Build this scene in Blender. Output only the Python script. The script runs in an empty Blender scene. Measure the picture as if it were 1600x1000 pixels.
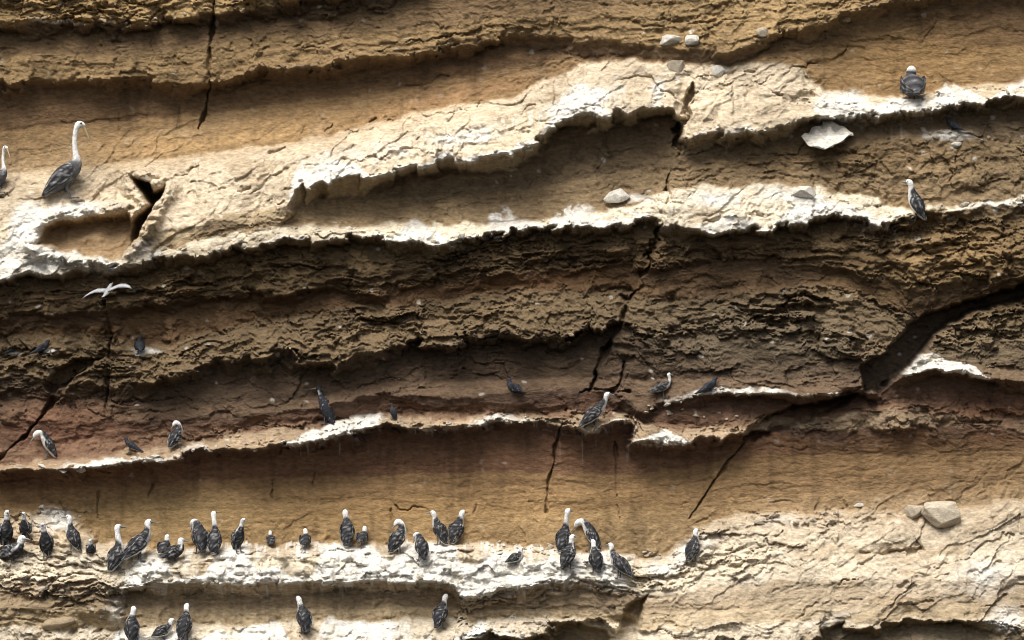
import bpy, math, random
import numpy as np
from mathutils import Vector, Matrix

# ------------------------------------------------------------------ camera, sky, sun, exposure
S = bpy.context.scene
COL = S.collection
PX = 0.01            # one photo pixel is about one centimetre on the cliff
ZC = 20.0            # height of the picture's middle above the sea
CAM_D = 80.0
cam_d = bpy.data.cameras.new("camera")
cam = bpy.data.objects.new("camera", cam_d)
COL.objects.link(cam)
cam.location = (0, -CAM_D, ZC)
cam.rotation_euler = (math.radians(90), 0, 0)
cam_d.sensor_width = 36
cam_d.lens = 36 * (CAM_D - 0.35) / 16.0
cam_d.clip_end = 500
S.camera = cam

SUN_EL, SUN_AZ = 60, 26      # elevation; degrees to the left of straight-on light
w = bpy.data.worlds.new("World")
S.world = w
w.use_nodes = True
nt = w.node_tree
bg = nt.nodes["Background"]
sky = nt.nodes.new("ShaderNodeTexSky")
sky.sky_type = 'NISHITA'
sky.sun_disc = False
sky.sun_elevation = math.radians(SUN_EL)
sky.sun_rotation = math.radians(180 + SUN_AZ)
sky.dust_density = 6.0
sky.ozone_density = 0.6
hs = nt.nodes.new("ShaderNodeHueSaturation")
hs.inputs["Saturation"].default_value = 0.45
nt.links.new(sky.outputs[0], hs.inputs["Color"])
nt.links.new(hs.outputs[0], bg.inputs[0])
bg.inputs[1].default_value = 0.125

sd = bpy.data.lights.new("sun", 'SUN')
sd.energy = 3.6
sd.angle = math.radians(36)
sd.color = (1.0, 0.95, 0.88)
sun = bpy.data.objects.new("sun", sd)
COL.objects.link(sun)
e, a = math.radians(SUN_EL), math.radians(SUN_AZ)
to_sun = Vector((-math.sin(a) * math.cos(e), -math.cos(a) * math.cos(e), math.sin(e)))
sun.rotation_euler = (-to_sun).to_track_quat('-Z', 'Y').to_euler()
sun.location = (-20, -40, 60)

S.view_settings.view_transform = 'Standard'
S.view_settings.look = 'None'
S.view_settings.exposure = 0.06
S.view_settings.gamma = 1
S.render.filter_size = 1.0
S.cycles.filter_width = 1.0

# ------------------------------------------------------------------ noise
F = np.float32
def _h(ix, iy, seed):
    n = (ix.astype(np.uint32) * np.uint32(374761393) + iy.astype(np.uint32) * np.uint32(668265263)
         + np.uint32((seed * 974634777 + 12345) & 0xffffffff))
    n = (n ^ (n >> np.uint32(13))) * np.uint32(1274126177)
    n = n ^ (n >> np.uint32(16))
    return (n & np.uint32(0xffffff)).astype(F) / F(0xffffff)

def vn(x, y, seed=0):                      # value noise, -1..1
    x0 = np.floor(x); y0 = np.floor(y)
    fx = (x - x0).astype(F); fy = (y - y0).astype(F)
    ix = x0.astype(np.int64); iy = y0.astype(np.int64)
    fx = fx * fx * fx * (fx * (fx * 6 - 15) + 10); fy = fy * fy * fy * (fy * (fy * 6 - 15) + 10)
    aa = _h(ix, iy, seed); bb = _h(ix + 1, iy, seed); cc = _h(ix, iy + 1, seed); dd = _h(ix + 1, iy + 1, seed)
    return ((aa * (1 - fx) + bb * fx) * (1 - fy) + (cc * (1 - fx) + dd * fx) * fy) * 2 - 1

def fbm(x, y, seed=0, o=4, g=0.5):
    r = 0; am = 1.0; t = 0
    for i in range(o):
        c, s = math.cos(0.6 * i), math.sin(0.6 * i)
        k = 2.03 ** i
        r = r + am * vn((c * x - s * y) * k + 17.3 * i, (s * x + c * y) * k + 9.1 * i, seed + i * 7)
        t += am; am *= g
    return r / t

def fbm_flat(x, y, seed=0, o=4, g=0.5):     # octaves keep the bedding direction
    r = 0; am = 1.0; t = 0
    for i in range(o):
        k = 2.03 ** i
        r = r + am * vn(x * k + 17.3 * i, y * k + 9.1 * i, seed + i * 7)
        t += am; am *= g
    return r / t

def ridge(x, y, seed=0, o=3):
    r = 0; am = 1.0; t = 0
    for i in range(o):
        k = 2.1 ** i
        r = r + am * (1 - 2 * np.abs(vn(x * k + 5.7 * i, y * k + 3.3 * i, seed + i * 5)))
        t += am; am *= 0.5
    return r / t

def cell(x, y, seed=0):                    # worley: per-cell value and distance to the border
    ix = np.floor(x).astype(np.int64); iy = np.floor(y).astype(np.int64)
    d1 = np.full(x.shape, 9, F); d2 = np.full(x.shape, 9, F); val = np.zeros(x.shape, F)
    for oy in (-1, 0, 1):
        for ox in (-1, 0, 1):
            jx, jy = ix + ox, iy + oy
            px = jx + 0.1 + 0.8 * _h(jx, jy, seed); py = jy + 0.1 + 0.8 * _h(jx, jy, seed + 1)
            d = ((x - px) ** 2 + (y - py) ** 2).astype(F)
            v = _h(jx, jy, seed + 2)
            near = d < d1
            d2 = np.where(near, d1, np.minimum(d2, d))
            val = np.where(near, v, val)
            d1 = np.where(near, d, d1)
    return val, np.sqrt(d2) - np.sqrt(d1)

def facet(x, y, seed=0, tilt=1.0):          # angular blocks: each cell is a plane with its own height and tilt
    ix = np.floor(x).astype(np.int64); iy = np.floor(y).astype(np.int64)
    d1 = np.full(x.shape, 9, F); d2 = np.full(x.shape, 9, F); val = np.zeros(x.shape, F)
    for oy in (-1, 0, 1):
        for ox in (-1, 0, 1):
            jx, jy = ix + ox, iy + oy
            ex = (x - (jx + .05 + .9 * _h(jx, jy, seed))).astype(F); ey = (y - (jy + .05 + .9 * _h(jx, jy, seed + 1))).astype(F)
            d = ex * ex + ey * ey
            v = _h(jx, jy, seed + 2) - .5 + tilt * ((_h(jx, jy, seed + 3) - .5) * ex + (_h(jx, jy, seed + 4) - .35) * ey)
            near = d < d1
            d2 = np.where(near, d1, np.minimum(d2, d)); val = np.where(near, v, val); d1 = np.where(near, d, d1)
    return val, np.sqrt(d2) - np.sqrt(d1)

def sst(a, b, x):
    t = np.clip((x - a) / (b - a), 0, 1)
    return t * t * (3 - 2 * t)

# ------------------------------------------------------------------ the cliff: bedding lines with their relief
def axis(lo, hi, step, far, n):
    core = np.arange(lo, hi + 0.01, step)
    g = (np.linspace(0, 1, n + 1)[1:] ** 1.8) * far
    g = np.maximum(g, step * np.arange(1, n + 1))
    return np.concatenate([lo - g[::-1], core, hi + g]).astype(np.float64)
STEP = 1.5
xs = axis(-60, 1660, STEP, 900, 45)
ys = axis(-50, 1050, STEP, 700, 40)
NX, NY = len(xs), len(ys)

# each line: (name, [(x, y, relief in metres)...], edge raggedness px, band that starts BELOW it)
Ls = []
def line(name, pts, jit=0.0, seed=0):
    Ls.append(dict(name=name, p=np.array(pts, float), jit=jit, seed=seed))
def under(name, src, drop, dpts):
    s = [l for l in Ls if l['name'] == src][0]
    Ls.append(dict(name=name, src=src, drop=drop, dp=np.array(dpts, float)))

line('top', [(-900, -900, .3), (2500, -900, .3)])
line('L0', [(0, -60, .42), (500, -110, .4), (1000, -140, .4), (1600, -180, .4)], 6, 1)
line('L1', [(-300, 60, .36), (0, 40, .36), (100, 38, .36), (180, 35, .36), (225, 42, .30), (245, 34, .22), (260, 25, .33), (330, 20, .33), (400, 10, .33), (480, 0, .3), (560, -15, .3), (800, -50, .3), (1000, -60, .3), (1600, -90, .3)], 4, 2)
under('U1', 'L1', 12, [(0, -.04), (500, -.02), (800, .15), (1600, .2)])
line('M1', [(0, 88, .10), (200, 85, .14), (400, 60, .15), (600, 45, .18), (800, 25, .22), (1000, 25, .32), (1200, 15, .36), (1300, -5, .33), (1600, -45, .25)], 3, 3)
line('L2', [(-300, 140, .15), (0, 130, .15), (100, 130, .17), (200, 122, .22), (260, 127, .2), (330, 132, .22), (350, 128, .2), (400, 105, .26), (500, 104, .26), (570, 92, .3), (640, 86, .3), (690, 70, .22), (740, 66, .24), (830, 63, .25), (900, 60, .3), (950, 62, .36), (1030, 74, .45), (1120, 80, .45), (1200, 64, .44), (1250, 43, .42), (1300, 28, .38), (1400, 5, .34), (1500, -12, .32), (1600, -25, .3)], 4, 4)
under('U2', 'L2', 9, [(0, -.2), (400, -.26), (700, -.2), (900, .04), (1030, .33), (1120, .34), (1200, .18), (1300, .02), (1600, -.05)])
line('W1', [(-300, 215, -.1), (0, 200, -.2), (200, 185, -.22), (400, 165, -.22), (600, 140, -.18), (700, 120, -.12), (800, 105, 0), (900, 84, .12), (1000, 84, .33), (1120, 90, .36), (1200, 84, .26), (1300, 70, .03), (1400, 75, 0), (1600, 65, 0)])
line('F1', [(-300, 290, 0), (0, 272, 0), (100, 262, 0), (200, 250, 0), (300, 240, 0), (400, 228, .02), (500, 212, .05), (600, 188, .08), (650, 172, .1), (700, 163, .1), (800, 150, .12), (820, 137, .14), (900, 102, .2), (950, 90, .26), (1000, 87, .35), (1100, 93, .38), (1200, 96, .32), (1250, 102, .26), (1290, 142, .15), (1400, 149, .1), (1430, 149, .1), (1480, 138, .1), (1520, 132, .1), (1600, 126, .1)], 2, 5)
line('S1', [(-300, 345, .35), (0, 330, .35), (200, 310, .4), (400, 270, .45), (500, 240, .5), (600, 225, .5), (700, 205, .5), (800, 190, .5), (900, 145, .5), (1000, 125, .5), (1060, 130, .5), (1080, 140, .5), (1200, 150, .5), (1270, 152, .4), (1300, 158, .42), (1400, 157, .42), (1500, 142, .42), (1600, 135, .42)], 4, 6)
line('L3a', [(-300, 390, .6), (0, 380, .6), (200, 370, .62), (400, 335, .68), (445, 325, .74), (460, 305, .8), (475, 292, .82), (540, 276, .86), (600, 270, .86), (700, 257, .86), (800, 243, .86), (850, 215, .82), (900, 192, .78), (930, 180, .78), (1000, 171, .78), (1050, 173, .78), (1068, 215, .62), (1075, 226, .66), (1100, 216, .72), (1200, 204, .72), (1250, 192, .68), (1290, 188, .66), (1400, 178, .66), (1450, 174, .64), (1500, 160, .64), (1600, 154, .64)], 6, 7)
under('U3a', 'L3a', 9, [(0, .62), (430, .7), (450, .68), (468, .5), (500, .25), (600, .08), (800, 0), (1000, -.05), (1050, 0), (1068, .25), (1100, .22), (1250, .15), (1600, .05)])
line('R3a', [(0, 396, .66), (200, 385, .67), (400, 350, .73), (445, 338, .72), (470, 330, .5), (510, 325, .3), (600, 320, .2), (800, 300, .14), (1000, 260, .12), (1060, 262, .28), (1100, 252, .34), (1300, 238, .3), (1400, 214, .34), (1500, 214, .34), (1600, 220, .32)], 3, 8)
line('F3b', [(0, 408, .72), (300, 382, .76), (400, 363, .78), (470, 350, .58), (600, 353, .36), (700, 349, .36), (800, 349, .32), (900, 338, .3), (950, 325, .32), (1000, 318, .38), (1050, 300, .42), (1100, 290, .42), (1200, 285, .42), (1300, 298, .42), (1350, 308, .42), (1400, 325, .42), (1450, 325, .4), (1600, 308, .4)], 4, 9)
line('L3b', [(-300, 440, .85), (0, 432, .85), (100, 426, .85), (180, 418, .8), (210, 420, .8), (300, 400, .86), (400, 386, .86), (500, 374, .82), (550, 372, .82), (600, 380, .74), (650, 377, .74), (700, 384, .77), (740, 372, .77), (800, 362, .77), (900, 350, .77), (1000, 346, .77), (1040, 352, .72), (1100, 362, .77), (1200, 356, .77), (1250, 346, .77), (1300, 337, .77), (1350, 346, .72), (1400, 342, .66), (1450, 338, .6), (1500, 328, .56), (1600, 320, .52)], 7, 10)
under('U3b', 'L3b', 9, [(0, .40), (600, .34), (1000, .28), (1300, .26), (1450, .4), (1600, .45)])
line('D1', [(0, 465, .45), (200, 455, .48), (400, 425, .48), (600, 420, .44), (800, 395, .38), (1000, 385, .33), (1200, 388, .3), (1400, 385, .45), (1600, 380, .5)], 5, 11)
line('E4', [(0, 500, .36), (170, 482, .34), (300, 470, .36), (450, 456, .38), (500, 452, .34), (600, 460, .3), (700, 445, .28), (800, 425, .25), (1000, 415, .22), (1200, 405, .2), (1300, 420, .27), (1400, 440, .38), (1450, 450, .42), (1600, 435, .48)], 5, 12)
under('U4', 'E4', 9, [(0, .24), (180, .18), (450, .14), (1000, .1), (1300, .12), (1400, .25), (1600, .3)])
line('F5', [(0, 520, .18), (170, 530, .12), (210, 545, .14), (300, 528, .16), (400, 505, .16), (500, 488, .16), (600, 476, .16), (700, 470, .16), (800, 448, .16), (900, 452, .16), (980, 462, .16), (1060, 468, .16), (1150, 460, .16), (1280, 446, .16), (1330, 452, .16), (1400, 480, .14), (1450, 505, .14), (1500, 492, .14), (1600, 477, .14)], 5, 13)
line('L5', [(0, 590, .36), (100, 600, .3), (180, 605, .36), (250, 595, .46), (300, 576, .5), (350, 565, .5), (400, 556, .5), (450, 550, .54), (480, 568, .5), (520, 568, .5), (560, 542, .5), (650, 540, .5), (750, 540, .5), (800, 522, .5), (850, 530, .5), (880, 540, .5), (920, 522, .46), (960, 503, .42), (985, 505, .3), (1050, 522, .26), (1150, 532, .3), (1250, 532, .34), (1350, 560, .34), (1450, 542, .26), (1600, 530, .28)], 7, 14)
under('U5', 'L5', 10, [(0, .15), (200, .06), (960, .0), (990, .24), (1050, .27), (1150, .31), (1350, .34), (1600, .3)])
line('R5', [(0, 625, .1), (200, 630, .12), (430, 630, .1), (500, 618, .04), (600, 600, .04), (800, 592, .04), (950, 592, .08), (1050, 592, .24), (1150, 592, .36), (1350, 592, .36), (1400, 580, .35), (1450, 566, .36), (1500, 567, .36), (1600, 578, .34)])
line('L6', [(0, 660, .16), (200, 660, .19), (430, 645, .17), (500, 638, .22), (560, 626, .24), (600, 616, .25), (660, 616, .25), (700, 622, .23), (800, 616, .25), (920, 611, .25), (960, 612, .27), (1000, 640, .32), (1040, 632, .42), (1080, 624, .47), (1110, 618, .52), (1240, 615, .54), (1300, 616, .54), (1350, 607, .5), (1365, 612, .45), (1400, 594, .64), (1440, 582, .68), (1500, 580, .64), (1530, 586, .6), (1600, 602, .55)], 3, 15)
under('U6', 'L6', 7, [(0, .12), (1000, .2), (1080, .28), (1110, .15), (1300, -.1), (1350, -.1), (1400, .15), (1500, .12), (1600, .1)])
line('S6', [(0, 698, .14), (400, 668, .14), (600, 645, .1), (800, 640, .1), (950, 640, .1), (1040, 660, .27), (1100, 665, .27), (1180, 645, .1), (1300, 645, -.04), (1400, 632, .14), (1600, 642, .1)], 3, 16)
line('F7', [(0, 722, .2), (100, 716, .2), (200, 708, .2), (300, 694, .2), (450, 672, .2), (520, 664, .18), (620, 652, .16), (740, 655, .16), (840, 648, .12), (980, 648, .2), (1040, 672, .3), (1160, 668, .3), (1200, 658, .06), (1400, 645, .22), (1600, 655, .14)], 4, 17)
line('L7', [(0, 735, .55), (100, 730, .55), (200, 722, .55), (300, 708, .55), (400, 700, .55), (450, 692, .56), (520, 682, .58), (580, 674, .56), (620, 666, .48), (680, 670, .5), (740, 668, .5), (800, 662, .4), (840, 658, .28), (880, 668, .28), (910, 676, .48), (980, 660, .54), (995, 690, .54), (1080, 690, .54), (1160, 676, .42), (1185, 668, .2), (1250, 672, .02), (1350, 672, .08), (1400, 662, .2), (1600, 672, .12)], 4, 18)
under('U7', 'L7', 9, [(0, 0), (800, -.03), (1185, -.03), (1300, 0), (1400, .08), (1600, .06)])
line('W2a', [(0, 768, -.06), (400, 748, -.06), (800, 738, -.06), (1000, 742, -.06), (1200, 712, -.04), (1600, 706, 0)])
line('W2b', [(0, 790, -.02), (150, 822, 0), (400, 815, .02), (800, 805, .02), (1060, 795, .02), (1200, 775, .02), (1600, 755, .04)])
line('F8', [(-200, 800, .15), (0, 806, .1), (35, 800, .1), (60, 787, .1), (85, 786, .1), (105, 796, .1), (125, 820, .1), (150, 848, .1), (180, 853, .1), (250, 862, .1), (300, 856, .1), (400, 850, .1), (500, 850, .1), (600, 855, .1), (720, 848, .1), (760, 850, .1), (850, 856, .1), (900, 862, .1), (980, 872, .1), (1050, 866, .1), (1080, 842, .1), (1100, 822, .1), (1150, 810, .1), (1200, 802, .1), (1300, 800, .1), (1350, 792, .1), (1400, 797, .1), (1440, 800, .1), (1500, 792, .12), (1550, 786, .12), (1600, 780, .12)], 4, 19)
line('S8', [(-200, 830, .5), (0, 845, .5), (100, 860, .5), (160, 870, .58), (250, 872, .6), (400, 864, .6), (600, 868, .6), (700, 862, .58), (800, 872, .64), (930, 878, .62), (1000, 890, .42), (1050, 888, .42), (1100, 860, .42), (1200, 840, .42), (1400, 840, .46), (1600, 830, .48)], 4, 20)
line('L8', [(-200, 900, .7), (0, 902, .7), (150, 905, .75), (190, 917, .79), (250, 910, .8), (300, 906, .8), (500, 908, .8), (700, 906, .8), (712, 912, .78), (722, 934, .76), (800, 920, .77), (850, 908, .74), (930, 902, .72), (960, 914, .7), (1000, 925, .65), (1050, 925, .72), (1200, 905, .76), (1600, 895, .84)], 3, 21)
under('U8', 'L8', 9, [(0, .74), (175, .76), (195, .4), (700, .38), (725, .42), (950, .46), (990, .68), (1050, .74), (1200, .79), (1600, .87)])
line('R8', [(0, 950, .82), (185, 950, .8), (200, 950, .42), (700, 946, .4), (720, 950, .43), (950, 956, .46), (1000, 958, .8), (1200, 945, .9), (1600, 942, 1.0)], 2, 22)
line('F9', [(0, 975, .88), (195, 980, .5), (300, 974, .48), (480, 968, .48), (720, 964, .48), (860, 964, .48), (960, 975, .5), (1000, 978, .92), (1200, 966, 1.0), (1600, 962, 1.1)], 4, 23)
line('L9', [(0, 1020, 1.0), (195, 1020, .98), (700, 1004, .95), (820, 990, .9), (870, 972, .85), (940, 976, .8), (970, 1010, .85), (1000, 1015, 1.05), (1230, 996, 1.12), (1300, 978, 1.12), (1450, 950, 1.12), (1490, 948, 1.12), (1530, 968, 1.12), (1600, 988, 1.2)], 7, 24)
under('U9', 'L9', 10, [(0, .95), (190, .85), (700, .75), (860, .4), (950, .4), (985, .8), (1100, .9), (1230, .72), (1520, .72), (1560, 1.0), (1600, 1.1)])
line('B1', [(0, 1080, 1.1), (850, 1060, .5), (950, 1060, .5), (1000, 1080, 1.1), (1600, 1070, 1.1)], 4, 25)
line('bottom', [(-900, 1800, 1.2), (2500, 1800, 1.2)])
K = len(Ls)
NAMES = [l['name'] for l in Ls]
Yk = np.zeros((K, NX)); Dk = np.zeros((K, NX)); Ym = np.zeros(K)
xf = xs.astype(F)
for k, l in enumerate(Ls):
    if 'src' in l:
        j = NAMES.index(l['src'])
        Yk[k] = Yk[j] + l['drop'] * np.clip(1.7 + 2.2 * fbm(xf / 55, xf * 0 + k, 90 + k, 3), .5, 3.6)
        Dk[k] = np.interp(xs, l['dp'][:, 0], l['dp'][:, 1])
    else:
        Yk[k] = np.interp(xs, l['p'][:, 0], l['p'][:, 1])
        Dk[k] = np.interp(xs, l['p'][:, 0], l['p'][:, 2])
        if l['jit']:
            z = xf * 0 + l['seed'] * 3.7
            bite = np.clip(fbm(xf / 24, z + 50, l['seed'] + 140, 2) - .15, 0, 1)
            cw = np.floor(xf / 37 + 1.2 * vn(xf / 60, z, l['seed'] + 160)); blk = _h(cw.astype(np.int64), (cw * 0 + l['seed']).astype(np.int64), 170) - .5
            Yk[k] += l['jit'] * 1.9 * blk; Dk[k] += min(1, l['jit'] / 5) * .14 * blk
            Yk[k] += l['jit'] * (1.3 * fbm(xf / 60, z, l['seed'] + 40, 3) + .8 * fbm(xf / 15, z, l['seed'] + 60, 4, .6) - 1.4 * bite)
            Dk[k] += min(1, l['jit'] / 5) * (0.07 * fbm(xf / 70, z, l['seed'] + 80, 3) + 0.09 * fbm(xf / 22, z, l['seed'] + 100, 3) - .12 * bite)
for k in range(1, K):
    Yk[k] = np.maximum(Yk[k], Yk[k - 1] + 2.2)
Ym = Yk.mean(axis=1)

# value per interval k -> k+1 : (profile power, roughness m, bedding m, base colour, region index)
# profile: p>1 stays near the upper relief longer, p<1 leaves it fast
def C(*v): return np.array(v, float)
BAND = {  # bed colours; rows under the lips darkened, overhang shade put into them
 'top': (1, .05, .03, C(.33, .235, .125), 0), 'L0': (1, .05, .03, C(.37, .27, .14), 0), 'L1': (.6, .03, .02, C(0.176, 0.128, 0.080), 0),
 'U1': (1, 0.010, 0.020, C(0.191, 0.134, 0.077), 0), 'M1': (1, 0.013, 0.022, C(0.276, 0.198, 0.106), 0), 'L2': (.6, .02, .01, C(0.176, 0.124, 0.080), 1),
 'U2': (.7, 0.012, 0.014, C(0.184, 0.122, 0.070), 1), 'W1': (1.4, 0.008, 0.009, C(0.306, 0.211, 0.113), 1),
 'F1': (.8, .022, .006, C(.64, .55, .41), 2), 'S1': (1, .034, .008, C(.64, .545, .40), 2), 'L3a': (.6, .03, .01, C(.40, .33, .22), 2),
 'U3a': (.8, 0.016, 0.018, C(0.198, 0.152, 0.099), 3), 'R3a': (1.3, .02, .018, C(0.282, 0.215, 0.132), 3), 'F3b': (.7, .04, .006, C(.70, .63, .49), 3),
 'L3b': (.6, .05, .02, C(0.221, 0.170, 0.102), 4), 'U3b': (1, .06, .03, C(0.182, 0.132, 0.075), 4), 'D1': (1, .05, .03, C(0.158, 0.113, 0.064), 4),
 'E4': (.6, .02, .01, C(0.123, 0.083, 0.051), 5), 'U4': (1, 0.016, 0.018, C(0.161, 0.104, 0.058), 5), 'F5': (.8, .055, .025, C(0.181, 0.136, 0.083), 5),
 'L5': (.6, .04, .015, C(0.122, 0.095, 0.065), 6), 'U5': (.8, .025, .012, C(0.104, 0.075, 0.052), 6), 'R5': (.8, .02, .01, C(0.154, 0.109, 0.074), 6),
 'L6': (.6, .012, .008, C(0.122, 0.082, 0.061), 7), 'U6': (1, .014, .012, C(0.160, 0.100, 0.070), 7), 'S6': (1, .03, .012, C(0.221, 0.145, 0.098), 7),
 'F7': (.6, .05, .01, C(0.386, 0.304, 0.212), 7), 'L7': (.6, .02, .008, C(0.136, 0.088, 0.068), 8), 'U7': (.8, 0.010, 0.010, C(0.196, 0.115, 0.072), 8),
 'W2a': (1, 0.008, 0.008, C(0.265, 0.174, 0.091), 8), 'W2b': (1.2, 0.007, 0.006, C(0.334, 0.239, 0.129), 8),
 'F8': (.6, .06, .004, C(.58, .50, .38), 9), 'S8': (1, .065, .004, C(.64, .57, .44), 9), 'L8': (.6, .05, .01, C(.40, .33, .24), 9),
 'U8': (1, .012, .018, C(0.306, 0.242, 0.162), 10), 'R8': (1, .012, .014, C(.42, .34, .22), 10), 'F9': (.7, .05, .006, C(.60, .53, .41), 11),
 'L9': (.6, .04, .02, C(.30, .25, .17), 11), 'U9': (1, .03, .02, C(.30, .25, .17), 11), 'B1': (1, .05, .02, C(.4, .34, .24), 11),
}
pw = np.array([BAND[n][0] for n in NAMES[:-1]]); ro = np.array([BAND[n][1] for n in NAMES[:-1]])
bd = np.array([BAND[n][2] for n in NAMES[:-1]]); bc = np.array([BAND[n][3] for n in NAMES[:-1]]); rg = np.array([BAND[n][4] for n in NAMES[:-1]])

D = np.zeros((NY, NX)); SC = np.zeros((NY, NX)); IDX = np.zeros((NY, NX), int)
for i in range(NX):
    yk = Yk[:, i]
    k = np.clip(np.searchsorted(yk, ys, side='right') - 1, 0, K - 2)
    t = np.clip((ys - yk[k]) / (yk[k + 1] - yk[k]), 0, 1)
    D[:, i] = Dk[k, i] + (Dk[k + 1, i] - Dk[k, i]) * t ** pw[k]
    SC[:, i] = Ym[k] + (Ym[k + 1] - Ym[k]) * t
    IDX[:, i] = k
GX, GY = np.meshgrid(xs, ys)
GX = GX.astype(F); GY = GY.astype(F)

def blob(x, y, rx, ry, rot=0.0):
    c, s_ = math.cos(math.radians(rot)), math.sin(math.radians(rot))
    u = ((GX - x) * c + (GY - y) * s_) / rx; v = (-(GX - x) * s_ + (GY - y) * c) / ry
    return np.exp(-(u * u + v * v))
# pale slabs drape diagonally and are smoother than the broken beds; the bird shelves carry a lumpy crust
drape = np.clip(1.5 * sum(blob(x, y, rx, ry, -22) for x, y, rx, ry in ((330, 315, 270, 60), (90, 290, 200, 50), (60, 370, 80, 70), (750, 200, 260, 42), (1150, 140, 120, 50), (1150, 318, 120, 22), (1400, 860, 300, 80), (1500, 900, 200, 70))), 0, 1).astype(F)
crust = np.clip(1.6 * (blob(330, 885, 190, 26) + blob(600, 885, 150, 26) + blob(830, 895, 130, 28) + blob(420, 1000, 300, 30) + blob(85, 812, 45, 26) + .5 * blob(650, 236, 210, 20, -10) + .4 * blob(940, 160, 80, 16, -8) + .45 * blob(1210, 335, 130, 16)), 0, 1).astype(F)
def warp_take(a, px_, py_, nearest=False):
    fx = np.interp(px_.ravel(), xs, np.arange(NX)); fy = np.interp(py_.ravel(), ys, np.arange(NY))
    if nearest:
        return a[np.rint(fy).astype(int), np.rint(fx).astype(int)].reshape(px_.shape)
    i = np.minimum(fx.astype(int), NX - 2); j = np.minimum(fy.astype(int), NY - 2); u = fx - i; v = fy - j
    return ((a[j, i] * (1 - u) + a[j, i + 1] * u) * (1 - v) + (a[j + 1, i] * (1 - u) + a[j + 1, i + 1] * u) * v).reshape(px_.shape)
core = (sst(-300, -40, GX) * (1 - sst(1640, 1900, GX)) * sst(-250, -30, GY) * (1 - sst(1030, 1250, GY)))
_fz = facet(GX / 30, GY / 13, 271, 0)[0]; _fz2 = facet(GX / 13, GY / 6, 275, 0)[0]
soft = 1 - .75 * np.maximum(drape, crust)
PXW = GX + core * soft * (16 * fbm(GX / 34, GY / 13, 272, 4, .6) + 12 * _fz + 6 * _fz2)
PYW = GY + core * soft * (3.6 * fbm(GX / 26, GY / 15, 273, 4, .6) + 3 * facet(GX / 26, GY / 15, 276, 0)[0] + 1.5 * _fz2)
D = warp_take(D, PXW, PYW); SC = warp_take(SC, PXW, PYW); IDX = warp_take(IDX, PXW, PYW, True)
def lipfield(k):                            # photo row of bedding line k, seen through the same warp
    return np.interp(PXW.ravel(), xs, Yk[k]).reshape(PXW.shape) - (PYW - GY)
def blur_rows(a, n):
    r = a.copy()
    for _ in range(n):
        r[1:-1] = 0.25 * r[:-2] + 0.5 * r[1:-1] + 0.25 * r[2:]
    return r
def blur2(a, n):
    r = blur_rows(a, n)
    for _ in range(n):
        r[:, 1:-1] = 0.25 * r[:, :-2] + 0.5 * r[:, 1:-1] + 0.25 * r[:, 2:]
    return r
SCf = SC.astype(F)
D = blur_rows(D, 1)
ROUGH = blur2(ro[IDX], 3); BED = blur2(bd[IDX], 3)
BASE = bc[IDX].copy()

def poly_sd(poly, pad=30):               # signed distance in px, negative inside (only near the polygon)
    P = np.array(poly, float)
    ix = np.where((xs > P[:, 0].min() - pad) & (xs < P[:, 0].max() + pad))[0]
    iy = np.where((ys > P[:, 1].min() - pad) & (ys < P[:, 1].max() + pad))[0]
    sl = (slice(iy[0], iy[-1] + 1), slice(ix[0], ix[-1] + 1))
    x, y = GX[sl], GY[sl]
    x = x + 6 * fbm(x / 18, y / 18, 31, 4, .6); y = y + 7 * fbm(x / 20, y / 20, 32, 4, .6)
    dm = np.full(x.shape, 1e9); ins = np.zeros(x.shape, bool)
    for (ax, ay), (bx, by) in zip(P, np.roll(P, -1, 0)):
        t = np.clip(((x - ax) * (bx - ax) + (y - ay) * (by - ay)) / ((bx - ax) ** 2 + (by - ay) ** 2 + 1e-9), 0, 1)
        dm = np.minimum(dm, np.hypot(x - ax - t * (bx - ax), y - ay - t * (by - ay)))
        c = ((ay > y) != (by > y)) & (x < (bx - ax) * (y - ay) / (by - ay + 1e-12) + ax)
        ins ^= c
    return sl, np.where(ins, -dm, dm)

def groove(pts, width, depth, jag=3.0, seed=0):
    jag = jag * 2.2
    P = np.array(pts, float); pad = width * 3 + 12
    ix = np.where((xs > P[:, 0].min() - pad) & (xs < P[:, 0].max() + pad))[0]
    iy = np.where((ys > P[:, 1].min() - pad) & (ys < P[:, 1].max() + pad))[0]
    if len(ix) == 0 or len(iy) == 0: return
    sl = (slice(iy[0], iy[-1] + 1), slice(ix[0], ix[-1] + 1))
    x = GX[sl] + jag * fbm(GX[sl] / 18, GY[sl] / 18, 130 + seed, 3); y = GY[sl] + jag * fbm(GX[sl] / 18, GY[sl] / 18, 150 + seed, 3)
    dm = np.full(x.shape, 1e9)
    for (ax, ay), (bx, by) in zip(P[:-1], P[1:]):
        t = np.clip(((x - ax) * (bx - ax) + (y - ay) * (by - ay)) / ((bx - ax) ** 2 + (by - ay) ** 2 + 1e-9), 0, 1)
        dm = np.minimum(dm, np.hypot(x - ax - t * (bx - ax), y - ay - t * (by - ay)))
    wv = width * np.clip(.62 + 1.3 * fbm(GX[sl] / 26, GY[sl] / 22, 170 + seed, 3), .22, 1.5)
    dv = depth * np.clip(.75 + 1.2 * fbm(GX[sl] / 34, GY[sl] / 26, 190 + seed, 2), .25, 1.2)
    D[sl] -= dv * (1 - sst(wv * 0.3, wv, dm))

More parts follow.
